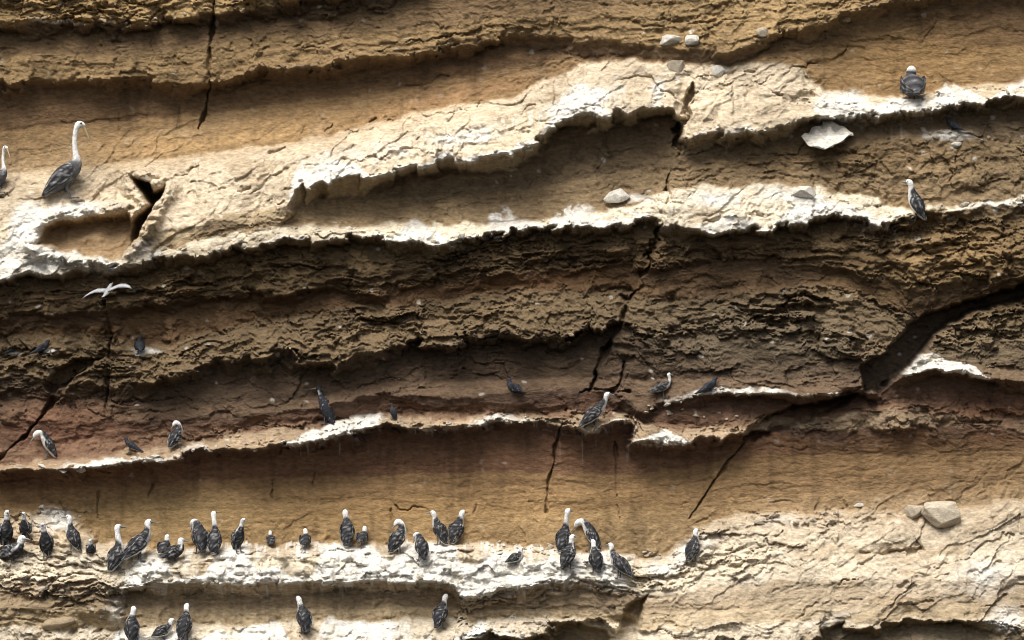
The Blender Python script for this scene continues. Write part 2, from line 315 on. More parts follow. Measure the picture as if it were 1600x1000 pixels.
# local roughness changes
ROUGH += .03 * blob(1330, 240, 260, 40) + .03 * blob(1180, 20, 190, 45) + .025 * blob(100, 15, 150, 25) + .02 * blob(700, 300, 200, 18, -10) * (GX > 640) + .035 * blob(90, 930, 130, 70) + .03 * blob(1180, 530, 170, 55) + .025 * blob(1480, 400, 140, 40) + .012 * blob(1150, 30, 140, 40)
ROUGH -= .038 * blob(1440, 850, 240, 55, -20) * (ROUGH > .03)
ROUGH = np.clip(ROUGH, .004, .1)

# broad undulation and block structure, following the bedding
wx = GX + 16 * fbm(GX / 90, SCf / 60, 201, 2); wy = SCf + 6 * fbm(GX / 110, SCf / 45, 202, 3)
R = ROUGH.astype(F)
def lump(x, y, seed, o=2, g=.5):             # rounded lumps with sharp creases between them
    r = 0; am = 1.0; t = 0
    for i in range(o):
        k = 2.1 ** i
        r = r + am * np.abs(vn(x * k + 7.7 * i, y * k + 2.3 * i, seed + i * 9)); t += am; am *= g
    return r / t
relief = 0.04 * fbm(GX / 210, SCf / 90, 203, 3)
rm = sst(.012, .03, R)
var = .22 + 1.5 * np.clip(.5 + 1.25 * fbm(GX / 150, SCf / 40, 204, 3), 0, 1)
RV = R * var
wx2 = wx + 7 * fbm(GX / 26, GY / 18, 205, 2); wy2 = wy + 2.2 * fbm(GX / 30, GY / 17, 206, 2)
fv1, fb1 = facet(wx2 / 92, wy2 / 30, 211, .9)
fv2, fb2 = facet(wx2 / 40 + 3.3, wy2 / 12, 221, .9)
fv3, fb3 = facet(wx2 / 17 + 1.3, wy2 / 5.5, 227, .9)
sm = 1 - .80 * np.maximum(drape, .75 * crust)
relief += sm * RV * (1.5 * fv1 + 1.15 * fv2 + .6 * fv3)
relief -= sm * RV * rm * (.5 * (1 - sst(0, .07, fb1)) + .35 * (1 - sst(0, .09, fb2)))
relief += sm * RV * .8 * (lump(wx2 / 44, wy2 / 9, 232, 3, .6) - .4)
relief += sm * RV * .9 * fbm_flat(wx / 46, wy / 12, 233, 5, .62)
relief += sm * RV * .35 * fbm(GX / 8, GY / 4.5, 234, 2, .7) * rm
relief += crust * (.14 * (lump(GX / 34, GY / 24, 281, 2) - .35) + .085 * (lump(GX / 14, GY / 11, 283, 2) - .35) + .06 * facet(GX / 24, GY / 16, 287, 1.2)[0] + .03 * fbm(GX / 9, GY / 7, 285, 2))
wl = 1 - sst(.012, .022, R)
pv, pb = cell(wx2 / 17 + 9, wy2 / 8, 291)
relief -= wl * .010 * (pv > .9) * sst(.2, .55, pb)
pv, pb = facet(wx / 120, wy2 / 16, 293, .8)
relief += wl * .007 * pv
# flaky thin beds: long sharp-edged lips
flk = np.abs(vn(wx2 / 70, wy2 / 5.2, 235)) + .6 * np.abs(vn(wx2 / 33 + 8, wy2 / 3.4, 237))
relief += sm * RV * 1.1 * (flk - .6) * rm * np.clip(.6 + 1.2 * fbm(GX / 90, SCf / 40, 239, 2), 0, 1.4)
pv, pb = cell(wx2 / 20, wy2 / 9, 236)
relief -= rm * .8 * R * (pv > .86) * sst(.2, .55, pb)
bedn = fbm_flat(wx / 240, wy / 7.5, 251, 4, .62)
relief += BED.astype(F) * (1.2 * bedn + 1.3 * np.abs(fbm_flat(wx / 120, wy / 11, 252, 3, .6)) + .8 * np.abs(vn(wx2 / 60, wy2 / 4.2, 253)))
# thin flaggy beds stepping in and out where the rock is layered
stepn = np.floor((wy + 5 * fbm(GX / 50, SCf / 20, 254, 3)) / 8.5)
relief += BED.astype(F) * 1.3 * (_h(stepn.astype(np.int64), np.floor(wx / 160 + _h(stepn.astype(np.int64), stepn.astype(np.int64) * 0, 9) * 7).astype(np.int64), 255) - .5)
ux = (GX * .87 - GY * .5); uy = (GX * .5 + GY * .87) + 20 * fbm(GX / 80, GY / 80, 261, 3)
ux2 = ux + 10 * fbm(GX / 40, GY / 30, 264, 2); uy2 = uy + 7 * fbm(GX / 34, GY / 26, 265, 3)
relief += drape * (.020 * ridge(ux / 120, uy / 22, 262, 3) + .014 * fbm(ux / 40, uy / 9, 263, 4, .6) + .055 * facet(ux2 / 110, uy2 / 30, 268, 1.0)[0] + .022 * facet(ux2 / 40 + 2, uy2 / 12, 269, 1.0)[0] + .018 * (lump(ux2 / 60, uy2 / 8, 267, 2) - .4) + .05 * fbm(ux / 110, uy / 60, 270, 2) + .010 * fbm(GX / 7, GY / 5, 274, 2))
D += relief

# hollow in the pale slab at the left, with its chimney
def hollow(poly, depth, edge=5, slope=0.0, rim=0.0):
    sl, sd_ = poly_sd(poly)
    m = 1 - sst(-edge, 1.5, sd_)
    yy = (GY[sl] - np.array(poly)[:, 1].min()) / max(1, np.ptp(np.array(poly)[:, 1]))
    keep = D[sl].copy()
    sm = blur2(np.where(m > .5, keep - relief[sl] * .4, keep), 2)
    keep = keep + rim * np.exp(-((sd_ - 9) / 11) ** 2) * (.6 + .8 * np.abs(fbm(GX[sl] / 20, GY[sl] / 16, 33, 3)))
    D[sl] = keep * (1 - m) + (sm - depth * (1 - slope * np.clip(yy, 0, 1))) * m
hollow([(60, 380), (72, 354), (108, 342), (160, 335), (202, 332), (206, 345), (232, 318), (216, 298), (206, 280), (224, 278), (236, 284), (240, 296), (256, 292), (250, 306), (234, 332), (222, 362), (196, 398), (178, 410), (120, 396), (76, 390)], .75, 10, .75, .3)
hollow([(206, 344), (232, 318), (216, 298), (204, 278), (224, 276), (236, 284), (240, 298), (258, 290), (252, 308), (236, 334), (224, 362), (198, 396), (204, 366)], .45, 6)
hollow([(188, 412), (172, 420), (164, 424), (180, 408)], .3)
# open joints at the right and left
hollow([(1347, 614), (1346, 572), (1384, 548), (1422, 506), (1450, 488), (1500, 474), (1600, 444), (1720, 420), (1720, 444), (1600, 470), (1540, 484), (1494, 502), (1464, 526), (1442, 556), (1410, 586), (1372, 614)], .75, 7, .2)
hollow([(68, 604), (84, 576), (112, 564), (166, 556), (132, 576), (102, 602), (76, 616)], .4, 5)
hollow([(1160, 690), (1172, 662), (1240, 634), (1345, 612), (1330, 630), (1250, 668), (1185, 690)], .32, 6)
hollow([(860, 1010), (872, 975), (905, 968), (945, 968), (962, 985), (975, 950), (1000, 932), (1012, 925), (1004, 960), (985, 1010)], .35, 5)
groove([(334, -60), (331, 20), (327, 60), (325, 120), (320, 160), (308, 197)], 4.5, .16, 2, 1)
groove([(316, 175), (309, 196)], 4, .06, 1, 2)
groove([(252, 20), (238, 50), (232, 110)], 9, .07, 4, 3)
groove([(166, 470), (173, 520), (168, 580), (163, 645)], 5, .16, 2, 4)
groove([(-40, 755), (0, 718), (60, 655), (95, 610), (130, 572)], 8, .2, 3, 5)
groove([(1082, 140), (1072, 185), (1058, 228)], 9, .3, 5, 6)
groove([(1058, 228), (1046, 270), (1036, 330)], 5, .12, 5, 16)
groove([(1036, 330), (1028, 380)], 9, .2, 5, 17)
ckx = np.interp(GY, [140, 185, 228, 270, 330, 380, 425, 470, 510, 565, 610], [1082, 1072, 1058, 1046, 1036, 1028, 1005, 985, 965, 940, 921])
D += .09 * (sst(-3, 4, GX - ckx) * (1 - sst(20, 190, GX - ckx))) * sst(150, 200, GY) * (1 - sst(580, 612, GY))
groove([(1028, 380), (1005, 425), (985, 470)], 10, .16, 6, 7)
groove([(985, 470), (965, 510), (940, 565), (921, 610)], 7, .26, 2, 8)
groove([(905, 612), (980, 610)], 4, .12, 2, 9)
groove([(978, 565), (970, 600), (955, 614)], 5, .13, 2, 10)
groove([(885, 640), (870, 690), (858, 750), (853, 800)], 3.6, .09, 2, 11)
groove([(962, 690), (964, 778)], 3.6, .08, 1, 12)
groove([(964, 790), (972, 822)], 2.4, .04, 1, 13)
groove([(1165, 690), (1120, 748), (1078, 812)], 3, .09, 1, 14)
groove([(1350, 606), (1180, 660)], 5, .12, 3, 15)
for q, (x, y, ln) in enumerate([(180, 175, 26), (273, 165, 30), (608, 792, 24), (742, 786, 16), (490, 726, 30), (423, 752, 30), (150, 770, 40), (232, 758, 20), (1015, 5, 20)]):
    groove([(x + 2, y), (x, y + ln)], 2.8, .045, 2, 20 + q)
for q, pts in enumerate([[(612, 796), (672, 796)], [(636, 137), (668, 132), (700, 112)], [(590, 75), (640, 62), (720, 52), (765, 38)], [(470, 68), (560, 84)], [(1082, 160), (1110, 135), (1160, 128), (1210, 120)], [(1225, 112), (1300, 92), (1325, 75)], [(1240, 958), (1310, 905), (1330, 900)], [(1280, 938), (1345, 932)], [(1385, 938), (1420, 912)], [(1420, 900), (1450, 882), (1510, 868), (1530, 848), (1600, 830)], [(800, 200), (850, 190), (870, 175)], [(955, 130), (1010, 122), (1060, 152)], [(540, 205), (640, 185), (740, 172)], [(480, 258), (560, 250), (660, 236)], [(400, 300), (420, 270), (470, 255)], [(270, 275), (302, 258)], [(1100, 345), (1140, 332), (1190, 336)], [(1200, 340), (1280, 326), (1340, 312)], [(150, 932), (60, 968)], [(90, 950), (120, 920), (110, 880)], [(1050, 930), (1070, 912)]]):
    groove(pts, 3.4, .055, 5, 50 + q)
for q, (ax, ay, bx, by, n) in enumerate([(380, 230, 1040, 160, 26), (250, 300, 460, 330, 10), (1080, 110, 1280, 180, 10), (1060, 830, 1590, 960, 34), (10, 870, 180, 990, 12), (20, 290, 190, 330, 6)]):
    rr = random.Random(q + 5)
    for i in range(n):
        t = rr.random(); x = ax + (bx - ax) * t + rr.uniform(-30, 30); y = ay + (by - ay) * t + rr.uniform(-26, 26)
        ln = rr.uniform(8, 26); an = math.radians(rr.uniform(-45, 5))
        groove([(x, y), (x + ln * math.cos(an), y + ln * math.sin(an))], rr.uniform(2.4, 4.2), rr.uniform(.03, .07), 4, 100 + i)
D += .16 * blob(1390, 838, 46, 15, -8) * (.8 + .5 * fv1)
groove([(1342, 862), (1380, 864), (1436, 858)], 6, .12, 4, 95)
groove([(1436, 858), (1424, 832), (1440, 822)], 4, .08, 3, 96)
D += (GY - 500) * PX * 0.05                 # the whole face leans back a little

# ------------------------------------------------------------------ rock colour: beds, iron stain, guano, painted shade under lips and in hollows
col = blur2(BASE[..., 0], 2)[..., None] * 0
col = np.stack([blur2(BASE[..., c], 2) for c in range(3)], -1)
def tint(m, rgb, k=1.0):
    global col
    m = np.clip(m * k, 0, 1)[..., None]
    col = col * (1 - m) + np.array(rgb) * m
tint(blob(1180, 10, 190, 55), (.42, .31, .165), .8)
tint(blob(1450, 90, 150, 50), (.34, .225, .105), .8)
tint(blob(700, 150, 160, 16, -12), (.34, .20, .11), .5)
tint(blob(300, 222, 380, 30, -8), (.40, .275, .14), .75)  # foot of the upper wall painted lighter, for light off the slab
tint(blob(330, 735, 520, 22, -3), (.26, .15, .09), .45)
tint(blob(560, 805, 620, 30, -2), (.40, .275, .135), .7)
tint(blob(1420, 750, 260, 36, -3), (.25, .165, .085), .85)
tint(blob(1380, 880, 300, 90, -8), (.58, .50, .375), .75)
tint(blob(90, 285, 170, 34), (.54, .45, .32), .6)
tint(blob(90, 660, 90, 40), (.25, .13, .085), .6)
tint(blob(1440, 740, 260, 60, -4), (.28, .185, .095), .6)
tint(blob(1560, 650, 80, 26), (.30, .16, .10), .6)
tint(blob(250, 800, 160, 30), (.44, .33, .17), .6)
tint(blob(1200, 520, 200, 60), (.165, .135, .095), .8)
tint(blob(1530, 540, 90, 40), (.25, .20, .13), .8)
tint(blob(1480, 400, 150, 50, -6), (.29, .205, .105), .7)
tint(blob(1330, 245, 260, 36), (.215, .155, .085), .85)
tint(blob(560, 330, 90, 22), (.40, .31, .19), .6)
tint(blob(820, 440, 180, 12, -6), (.25, .14, .07), .6)
tint(blob(360, 410, 170, 30, -10), (.30, .215, .11), .5)
bedline = fbm_flat(wx / 300, wy / 9, 301, 4, .6)
stain = sst(.1, .6, fbm(GX / 17, GY / 120, 304, 4)) * np.clip((ROUGH < .02) * .9, 0, 1)
col *= (1 - .28 * stain)[..., None]
patch = fbm(GX / 120, SCf / 70, 302, 4)
tint(sst(.05, .5, fbm(GX / 55, GY / 26, 305, 4, .6)) * np.maximum(drape, crust), (.40, .315, .21), .55)
col *= (1 + .20 * bedline + .26 * patch)[..., None]
spot = fbm(GX / 10, GY / 7, 303, 3)
col *= (1 + .16 * spot * np.clip(ROUGH / .04, .15, 1))[..., None]

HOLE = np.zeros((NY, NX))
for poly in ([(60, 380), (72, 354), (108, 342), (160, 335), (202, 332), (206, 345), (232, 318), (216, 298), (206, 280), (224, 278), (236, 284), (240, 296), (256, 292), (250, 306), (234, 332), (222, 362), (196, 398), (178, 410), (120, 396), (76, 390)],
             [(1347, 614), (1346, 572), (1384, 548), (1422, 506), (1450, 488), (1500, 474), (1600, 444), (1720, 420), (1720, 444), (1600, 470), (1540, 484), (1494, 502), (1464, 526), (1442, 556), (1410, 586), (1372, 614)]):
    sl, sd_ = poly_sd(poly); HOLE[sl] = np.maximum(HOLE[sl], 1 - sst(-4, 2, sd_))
tint(HOLE * (GX < 400), (.36, .265, .16)); tint(HOLE * (GX > 400), (.13, .10, .075))  # hollow and right joint toned darker inside: recess shade put into the colour
_l = sst(.28, .5, col.mean(-1))[..., None]
col *= np.array((.97, .92, .86)) * (1 - _l) + np.array((1.02, 1.0, .99)) * _l
G = np.zeros((NY, NX))
def lip_white(name, x0, x1, up, amt, dn=4):
    k = NAMES.index(name)
    dy = lipfield(k) - GY
    nx_ = fbm(xf / 60, xf * 0 + k * 5.3, 400 + k, 2, .4); up = up * np.clip(.8 + 1.3 * nx_, .15, 1.6)[None, :]; amt = amt * np.clip(.95 + .9 * fbm(xf / 70, xf * 0 + k * 2.9, 430 + k, 3), .35, 1.25)[None, :]
    m = sst(-dn, 2, dy) * (1 - sst(up * .45, up, dy)) * (sst(x0 - 15, x0 + 15, GX) * (1 - sst(x1 - 15, x1 + 15, GX)))
    if name in ('L8', 'L9'): m = m * sst(-2, 4, GY - lipfield(NAMES.index('F' + name[1])))
    np.maximum(G, m * amt, out=G)
lip_white('L3a', 450, 860, 52, .85); lip_white('L3a', 840, 1045, 45, .75); lip_white('L3a', 1070, 1280, 16, .55); lip_white('L3a', 1278, 1700, 42, 1.15)
lip_white('L3b', -50, 260, 30, .9); lip_white('L3b', 260, 520, 20, .6); lip_white('L3b', 500, 610, 22, 1.0); lip_white('L3b', 610, 760, 34, .85); lip_white('L3b', 760, 1040, 30, 1.1)
lip_white('L3b', 1040, 1340, 40, .95); lip_white('L3b', 1340, 1430, 16, .9); lip_white('L3b', 1430, 1700, 12, .5)
lip_white('L7', 20, 330, 13, .75); lip_white('L7', 440, 600, 18, 1.15); lip_white('L7', 600, 860, 11, .7); lip_white('L7', 900, 1000, 22, 1.1); lip_white('L7', 985, 1090, 26, 1.15); lip_white('L7', 1090, 1170, 14, .5)
lip_white('L6', 1020, 1180, 12, .7); lip_white('L6', 1180, 1350, 10, .6); lip_white('L6', 1385, 1545, 20, 1.4); lip_white('L6', 790, 960, 4, .5)
lip_white('L8', 190, 720, 75, 1.6); lip_white('L8', 720, 970, 70, 1.25); lip_white('L9', 185, 760, 60, 1.4); lip_white('L9', 760, 860, 30, .7)
lip_white('L5', 250, 980, 10, .28); lip_white('L1', 40, 210, 6, .5); lip_white('L2', 380, 760, 5, .4)
for x, y, rx, ry, r, m in [(46, 360, 30, 40, 0, 1.9), (110, 330, 70, 14, -8, 1.3), (50, 402, 66, 30, 15, 1.3), (130, 408, 66, 16, 8, 1.4), (225, 395, 34, 26, -40, .7), (180, 325, 40, 10, 0, .6),
        (920, 155, 50, 18, -15, 1.2), (880, 170, 40, 16, -20, 1.0), (680, 225, 160, 24, -12, .75), (560, 240, 90, 26, -10, .6), (1300, 168, 30, 26, 0, 1.2), (1480, 210, 60, 12, 0, .8), (1460, 212, 28, 9, 0, .8),
        (1110, 310, 60, 18, 0, .8), (1240, 305, 70, 16, 8, .85), (1000, 310, 50, 10, 0, .7), (230, 548, 30, 6, 5, .9), (75, 548, 14, 4, 0, .9), (20, 552, 14, 4, 5, .8), (218, 552, 10, 6, 0, 1.2),
        (80, 815, 40, 22, 0, 1.0), (140, 880, 60, 34, 20, .55), (185, 950, 20, 46, 0, .6), (1080, 860, 60, 22, -20, .8), (1030, 890, 50, 20, 0, .7), (1230, 812, 70, 16, -4, .55), (1400, 900, 160, 22, -28, .45), (1530, 900, 90, 50, -20, .6), (1560, 960, 50, 30, 0, .7), (1300, 960, 90, 14, -12, .5), (1110, 965, 70, 20, 0, .5), (1180, 900, 90, 30, -20, .4), (40, 980, 60, 22, 0, .5),
        (970, 872, 40, 12, 0, .7), (960, 905, 30, 20, 20, .8), (300, 340, 110, 40, -25, .35), (990, 60, 20, 10, 0, .2), (1130, 108, 30, 9, 8, .6)]:
    np.maximum(G, blob(x, y, rx, ry, r) * m, out=G)
gn = .5 + .5 * fbm(GX / 26, GY / 17, 311, 5, .62)
gl = np.clip(.5 + .95 * fbm(GX / 75, SCf / 32, 313, 4, .6), 0, 1)
GM = sst(.22, .85, G * (.32 + .55 * gn + .75 * gl)) * np.clip(G * 1.5, 0, 1)
# droppings run down the rock under the perches
drip = sst(.35, .75, fbm(GX / 5, GY / 70, 312, 3)) * np.clip(sum(blob(x, y, rx, ry) for x, y, rx, ry in ((950, 700, 60, 30), (1430, 195, 40, 20), (1340, 370, 120, 20), (450, 920, 260, 12), (500, 700, 60, 12), (300, 990, 200, 30))), 0, 1)
GM = np.maximum(GM, .45 * drip) * (1 - HOLE)
for nm_, x0, x1, ml, am_ in (('L3a', 1280, 1600, 18, .35), ('L3b', 560, 1420, 14, .3), ('L7', 440, 1100, 12, .3), ('L8', 190, 980, 22, .5), ('F8', 190, 960, 40, .9), ('S1', 480, 1040, 60, .5)):
    k = NAMES.index(nm_)
    dn_ = GY - lipfield(k)
    ln_ = ml * np.clip(.1 + 1.9 * fbm(xf / 9, xf * 0 + k * 1.7, 460 + k, 3, .7), 0, 1.6)[None, :] + .01
    mm = sst(-3, 1, dn_) * (1 - sst(.4, 1.0, dn_ / ln_)) * (GX > x0) * (GX < x1) * (ln_ > 3)
    GM = np.maximum(GM, mm * am_ * (.4 + .9 * gn))
white = np.stack([.83 + 0 * gn, .805 + 0 * gn, .74 + 0 * gn], -1) * (.80 + .22 * gn)[..., None]
gy_ = sst(.1, .6, fbm(GX / 34, GY / 20, 314, 4, .6))[..., None] * .55
white = white * (1 - gy_) + np.array((.62, .55, .42)) * gy_
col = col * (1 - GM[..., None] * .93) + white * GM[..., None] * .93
# specks of old droppings
sv, sb = cell(GX / 11, GY / 9, 321)
speck = (sv > .985) * sst(.25, .6, sb) * np.clip(ROUGH / .03, .08, 1)
col = col * (1 - .6 * speck[..., None]) + np.array((.72, .68, .6)) * .6 * speck[..., None]
col = np.clip(col, .02, .86)

# ------------------------------------------------------------------ helpers for meshes, materials, tags
def tag(o, label=None, cat=None, group=None, kind=None):
    if label: o["label"] = label
    if cat: o["category"] = cat
    if group: o["group"] = group
    if kind: o["kind"] = kind
    return o

def rock_material(name, attr=True, rgb=(.5, .45, .35), bump=.8):
    m = bpy.data.materials.new(name); m.use_nodes = True
    n = m.node_tree; b = n.nodes["Principled BSDF"]; L = n.links.new
    b.inputs["Roughness"].default_value = .92
    b.inputs["Specular IOR Level"].default_value = .18
    tc = n.nodes.new("ShaderNodeTexCoord")
    n1 = n.nodes.new("ShaderNodeTexNoise"); n1.inputs["Scale"].default_value = 22; n1.inputs["Detail"].default_value = 7; n1.inputs["Roughness"].default_value = .65
    mp = n.nodes.new("ShaderNodeMapping"); mp.inputs["Scale"].default_value = (.45, 1, 1); mp.inputs["Rotation"].default_value = (0, math.radians(7), 0)
    L(tc.outputs["Object"], mp.inputs[0]); L(mp.outputs[0], n1.inputs["Vector"])
    rp = n.nodes.new("ShaderNodeMapRange"); rp.inputs["From Min"].default_value = .3; rp.inputs["From Max"].default_value = .7
    rp.inputs["To Min"].default_value = .58; rp.inputs["To Max"].default_value = 1.3
    L(n1.outputs["Fac"], rp.inputs["Value"])
    mx = n.nodes.new("ShaderNodeMix"); mx.data_type = 'RGBA'; mx.blend_type = 'MULTIPLY'; mx.inputs[0].default_value = 1
    if attr:
        at = n.nodes.new("ShaderNodeAttribute"); at.attribute_name = "Col"; L(at.outputs["Color"], mx.inputs[6])
    else:
        n3 = n.nodes.new("ShaderNodeTexNoise"); n3.inputs["Scale"].default_value = 3; n3.inputs["Detail"].default_value = 4
        L(tc.outputs["Object"], n3.inputs["Vector"])
        cr = n.nodes.new("ShaderNodeValToRGB")
        cr.color_ramp.elements[0].position = .35; cr.color_ramp.elements[0].color = (*[c * .8 for c in rgb], 1)
        cr.color_ramp.elements[1].position = .62; cr.color_ramp.elements[1].color = (*rgb, 1)
        L(n3.outputs["Fac"], cr.inputs[0]); L(cr.outputs[0], mx.inputs[6])
    L(rp.outputs[0], mx.inputs[7]); L(mx.outputs[2], b.inputs["Base Color"])
    n2 = n.nodes.new("ShaderNodeTexNoise"); n2.inputs["Scale"].default_value = 38; n2.inputs["Detail"].default_value = 6; n2.inputs["Roughness"].default_value = .7
    L(mp.outputs[0], n2.inputs["Vector"])
    bp = n.nodes.new("ShaderNodeBump"); bp.inputs["Strength"].default_value = bump; bp.inputs["Distance"].default_value = .03
    L(n2.outputs["Fac"], bp.inputs["Height"]); L(bp.outputs[0], b.inputs["Normal"])
    return m
M_CLIFF = rock_material("cliff_rock")
M_STONE = {'pale': rock_material("pale_stone", False, (.66, .57, .44)), 'white': rock_material("guano_stone", False, (.84, .80, .71)), 'brown': rock_material("brown_stone", False, (.32, .24, .15)), 'tan': rock_material("tan_stone", False, (.48, .38, .25))}

# ------------------------------------------------------------------ the cliff, one object for each bed
VX = ((GX - 800) * PX).astype(F); VZ = ((500 - GY) * PX + ZC).astype(F); VY = (-D).astype(F)
dxu = np.gradient(VY, axis=1) / np.gradient(VX, axis=1); dzv = np.gradient(VY, axis=0) / np.gradient(VZ, axis=0)
NRM = np.stack([dxu, -np.ones_like(dxu), dzv], -1); NRM /= np.linalg.norm(NRM, axis=-1, keepdims=True)
REG = rg[IDX]
QREG = REG[:-1, :-1]
idx = np.arange(NX * NY).reshape(NY, NX)
quads = np.stack([idx[:-1, :-1], idx[1:, :-1], idx[1:, 1:], idx[:-1, 1:]], -1)
ALLV = np.stack([VX, VY, VZ], -1).reshape(-1, 3); ALLC = np.concatenate([col.reshape(-1, 3), np.ones((NX * NY, 1))], 1).astype(F); ALLN = NRM.reshape(-1, 3)
BEDS = ['layered_cliff_top', 'upper_cliff_wall', 'pale_rock_slab', 'white_rock_ledge', 'crumbly_dark_stratum', 'brown_rock_stratum', 'shaded_cliff_recess', 'reddish_rock_stratum', 'lower_cliff_wall', 'guano_covered_ledge', 'layered_rock_band', 'cliff_foot']
BEDLAB = ['ochre layered rock at the top edge of the cliff', 'smooth brown wall under the topmost overhang', 'pale cream rock slab sloping down across the cliff', 'white stained ledge under the pale slab', 'dark crumbly rock layer below the white ledge', 'rough brown rock layer across the middle of the cliff', 'shaded recess below the rough brown layer', 'reddish rock layer with a thin white edge', 'smooth tan wall above the crowded bird ledge', 'white guano crusted ledge crowded with birds', 'layered tan rock below the crowded ledge', 'pale rough rock along the bottom of the cliff']
bed_obj = []
for r, nm in enumerate(BEDS):
    q = quads[QREG == r].reshape(-1, 4)
    used, inv = np.unique(q, return_inverse=True)
    me = bpy.data.meshes.new(nm)
    nv, nf = len(used), len(q)
    me.vertices.add(nv); me.loops.add(nf * 4); me.polygons.add(nf)
    me.vertices.foreach_set("co", ALLV[used].astype(F).ravel())
    me.loops.foreach_set("vertex_index", inv.astype(np.int32).ravel())
    me.polygons.foreach_set("loop_start", np.arange(0, nf * 4, 4, dtype=np.int32))
    me.polygons.foreach_set("use_smooth", np.ones(nf, bool))
    me.update(calc_edges=True)
    ca = me.color_attributes.new("Col", 'FLOAT_COLOR', 'POINT')
    ca.data.foreach_set("color", ALLC[used].ravel())
    me.normals_split_custom_set_from_vertices(ALLN[used].astype(F))
    me.materials.append(M_CLIFF)
    o = bpy.data.objects.new(nm, me); COL.objects.link(o)
    tag(o, BEDLAB[r], None, None, 'structure')
    bed_obj.append(o)

def surf(px, py):                          # relief of the finished face at a photo position
    fx = np.interp(px, xs, np.arange(NX)); fy = np.interp(py, ys, np.arange(NY))
    i, j = int(min(fx, NX - 2)), int(min(fy, NY - 2)); u, v = fx - i, fy - j
    return float((D[j, i] * (1 - u) + D[j, i + 1] * u) * (1 - v) + (D[j + 1, i] * (1 - u) + D[j + 1, i + 1] * u) * v)
def world(px, py, out=0.0):
    return Vector(((px - 800) * PX, -surf(px, py) - out, (500 - py) * PX + ZC))
def region(px, py):
    return int(REG[int(np.argmin(abs(ys - py))), int(np.argmin(abs(xs - px)))])
def lip_y(name, px):
    return float(np.interp(px, xs, Yk[NAMES.index(name)]))

def mesh_obj(name, verts, faces, mat, parent=None, smooth=True, colors=None, loc=None):
    me = bpy.data.meshes.new(name)
    me.from_pydata([tuple(v) for v in verts], [], faces)
    if smooth: me.polygons.foreach_set("use_smooth", np.ones(len(faces), bool))
    if colors is not None:
        ca = me.color_attributes.new("Col", 'FLOAT_COLOR', 'POINT')
        ca.data.foreach_set("color", np.array([(*c[:3], 1) for c in colors], F).ravel())
    me.materials.append(mat); me.update()
    o = bpy.data.objects.new(name, me); COL.objects.link(o)
    if parent: o.parent = parent
    if loc is not None: o.location = loc
    return o

# ------------------------------------------------------------------ stones
import bmesh
def stone_mesh(name, seed, big=True, npts=13, flat=.8, pts=None):
    rr = random.Random(seed)
    bm = bmesh.new()
    for p_ in (pts or []): bm.verts.new(p_)
    for _ in range(0 if pts else npts):
        v = Vector((rr.gauss(0, 1), rr.gauss(0, 1), rr.gauss(0, 1))).normalized() * rr.uniform(.82, 1.1)
        bm.verts.new((v.x, v.y, v.z * flat))
    r = bmesh.ops.convex_hull(bm, input=bm.verts)
    bmesh.ops.delete(bm, geom=[g for g in r['geom_interior'] if isinstance(g, bmesh.types.BMVert)], context='VERTS')
    if big:
        bmesh.ops.bevel(bm, geom=list(bm.edges), offset=.09, segments=2, affect='EDGES', profile=.6, clamp_overlap=True)
        bmesh.ops.triangulate(bm, faces=bm.faces[:])
        bmesh.ops.subdivide_edges(bm, edges=[e_ for e_ in bm.edges if e_.calc_length() > .25], cuts=2, use_grid_fill=True)
        bm.normal_update()
        for v in bm.verts:
            p = v.co
            v.co += v.normal * (.05 * math.sin(p.x * 7 + seed) * math.sin(p.y * 8 + 2 * seed) * math.sin(p.z * 9) + rr.uniform(-.02, .02))
    if big:
        bmesh.ops.smooth_vert(bm, verts=bm.verts[:], factor=.5, use_axis_x=True, use_axis_y=True, use_axis_z=True)
        for f in bm.faces: f.smooth = True
    me = bpy.data.meshes.new(name); bm.to_mesh(me); bm.free()
    return me
boulders = [  # x, y (centre), half width, half height, tilt, kind, label
 (1048, 63, 17, 11, 4, 'white', 'rounded white boulder left of its twin at the top of the pale slab'),
 (1083, 63, 14, 11, -5, 'white', 'smaller white boulder right of its twin at the top of the pale slab'),
 (1057, 103, 13, 10, 10, 'pale', 'cream stone half set in the slab below the two white boulders'),
 (1122, 110, 11, 9, 0, 'white', 'small white lump on the slab right of the cream stone'),
 (965, 309, 19, 14, 0, 'white', 'round white boulder on the middle ledge left of the big crack'),
 (1474, 802, 38, 22, 0, 'pale', 'large angular pale boulder on the lower right slope'),
 (1430, 799, 18, 12, 0, 'pale', 'small pale block touching the left of the large angular boulder'),
 (1342, 790, 8, 5, 0, 'white', 'tiny pale stone at the foot of the lower wall'),
 (1327, 25, 8, 8, 0, 'pale', 'grey pebble stuck at the top right overhang edge'),
 (1190, 50, 12, 9, 0, 'pale', 'grey stone wedged under the top rim right of the boulder pair'),
 (1258, 300, 20, 11, 5, 'white', 'smooth white lump on the right part of the middle ledge'),
 (228, 277, 14, 7, -8, 'pale', 'small pale cap stone above the hollow in the slab'),
 (98, 968, 28, 11, 10, 'tan', 'flat brown rock low in the left bottom corner'),
 (1495, 226, 9, 5, 10, 'white', 'little white stone below the dark bird at upper right'),
]
WEDGE = [(-.95, .3, -.72), (-.62, .2, .45), (-.2, .1, .98), (.2, .1, .95), (.62, .2, .7), (1.05, .2, .46), (.72, -.5, -.2), (.12, -.7, -.95), (-.15, -.85, .2), (-.5, -.5, -.9), (.3, -.75, .35), (0, 1, 0), (.5, .9, .5), (-.5, .9, -.3)]
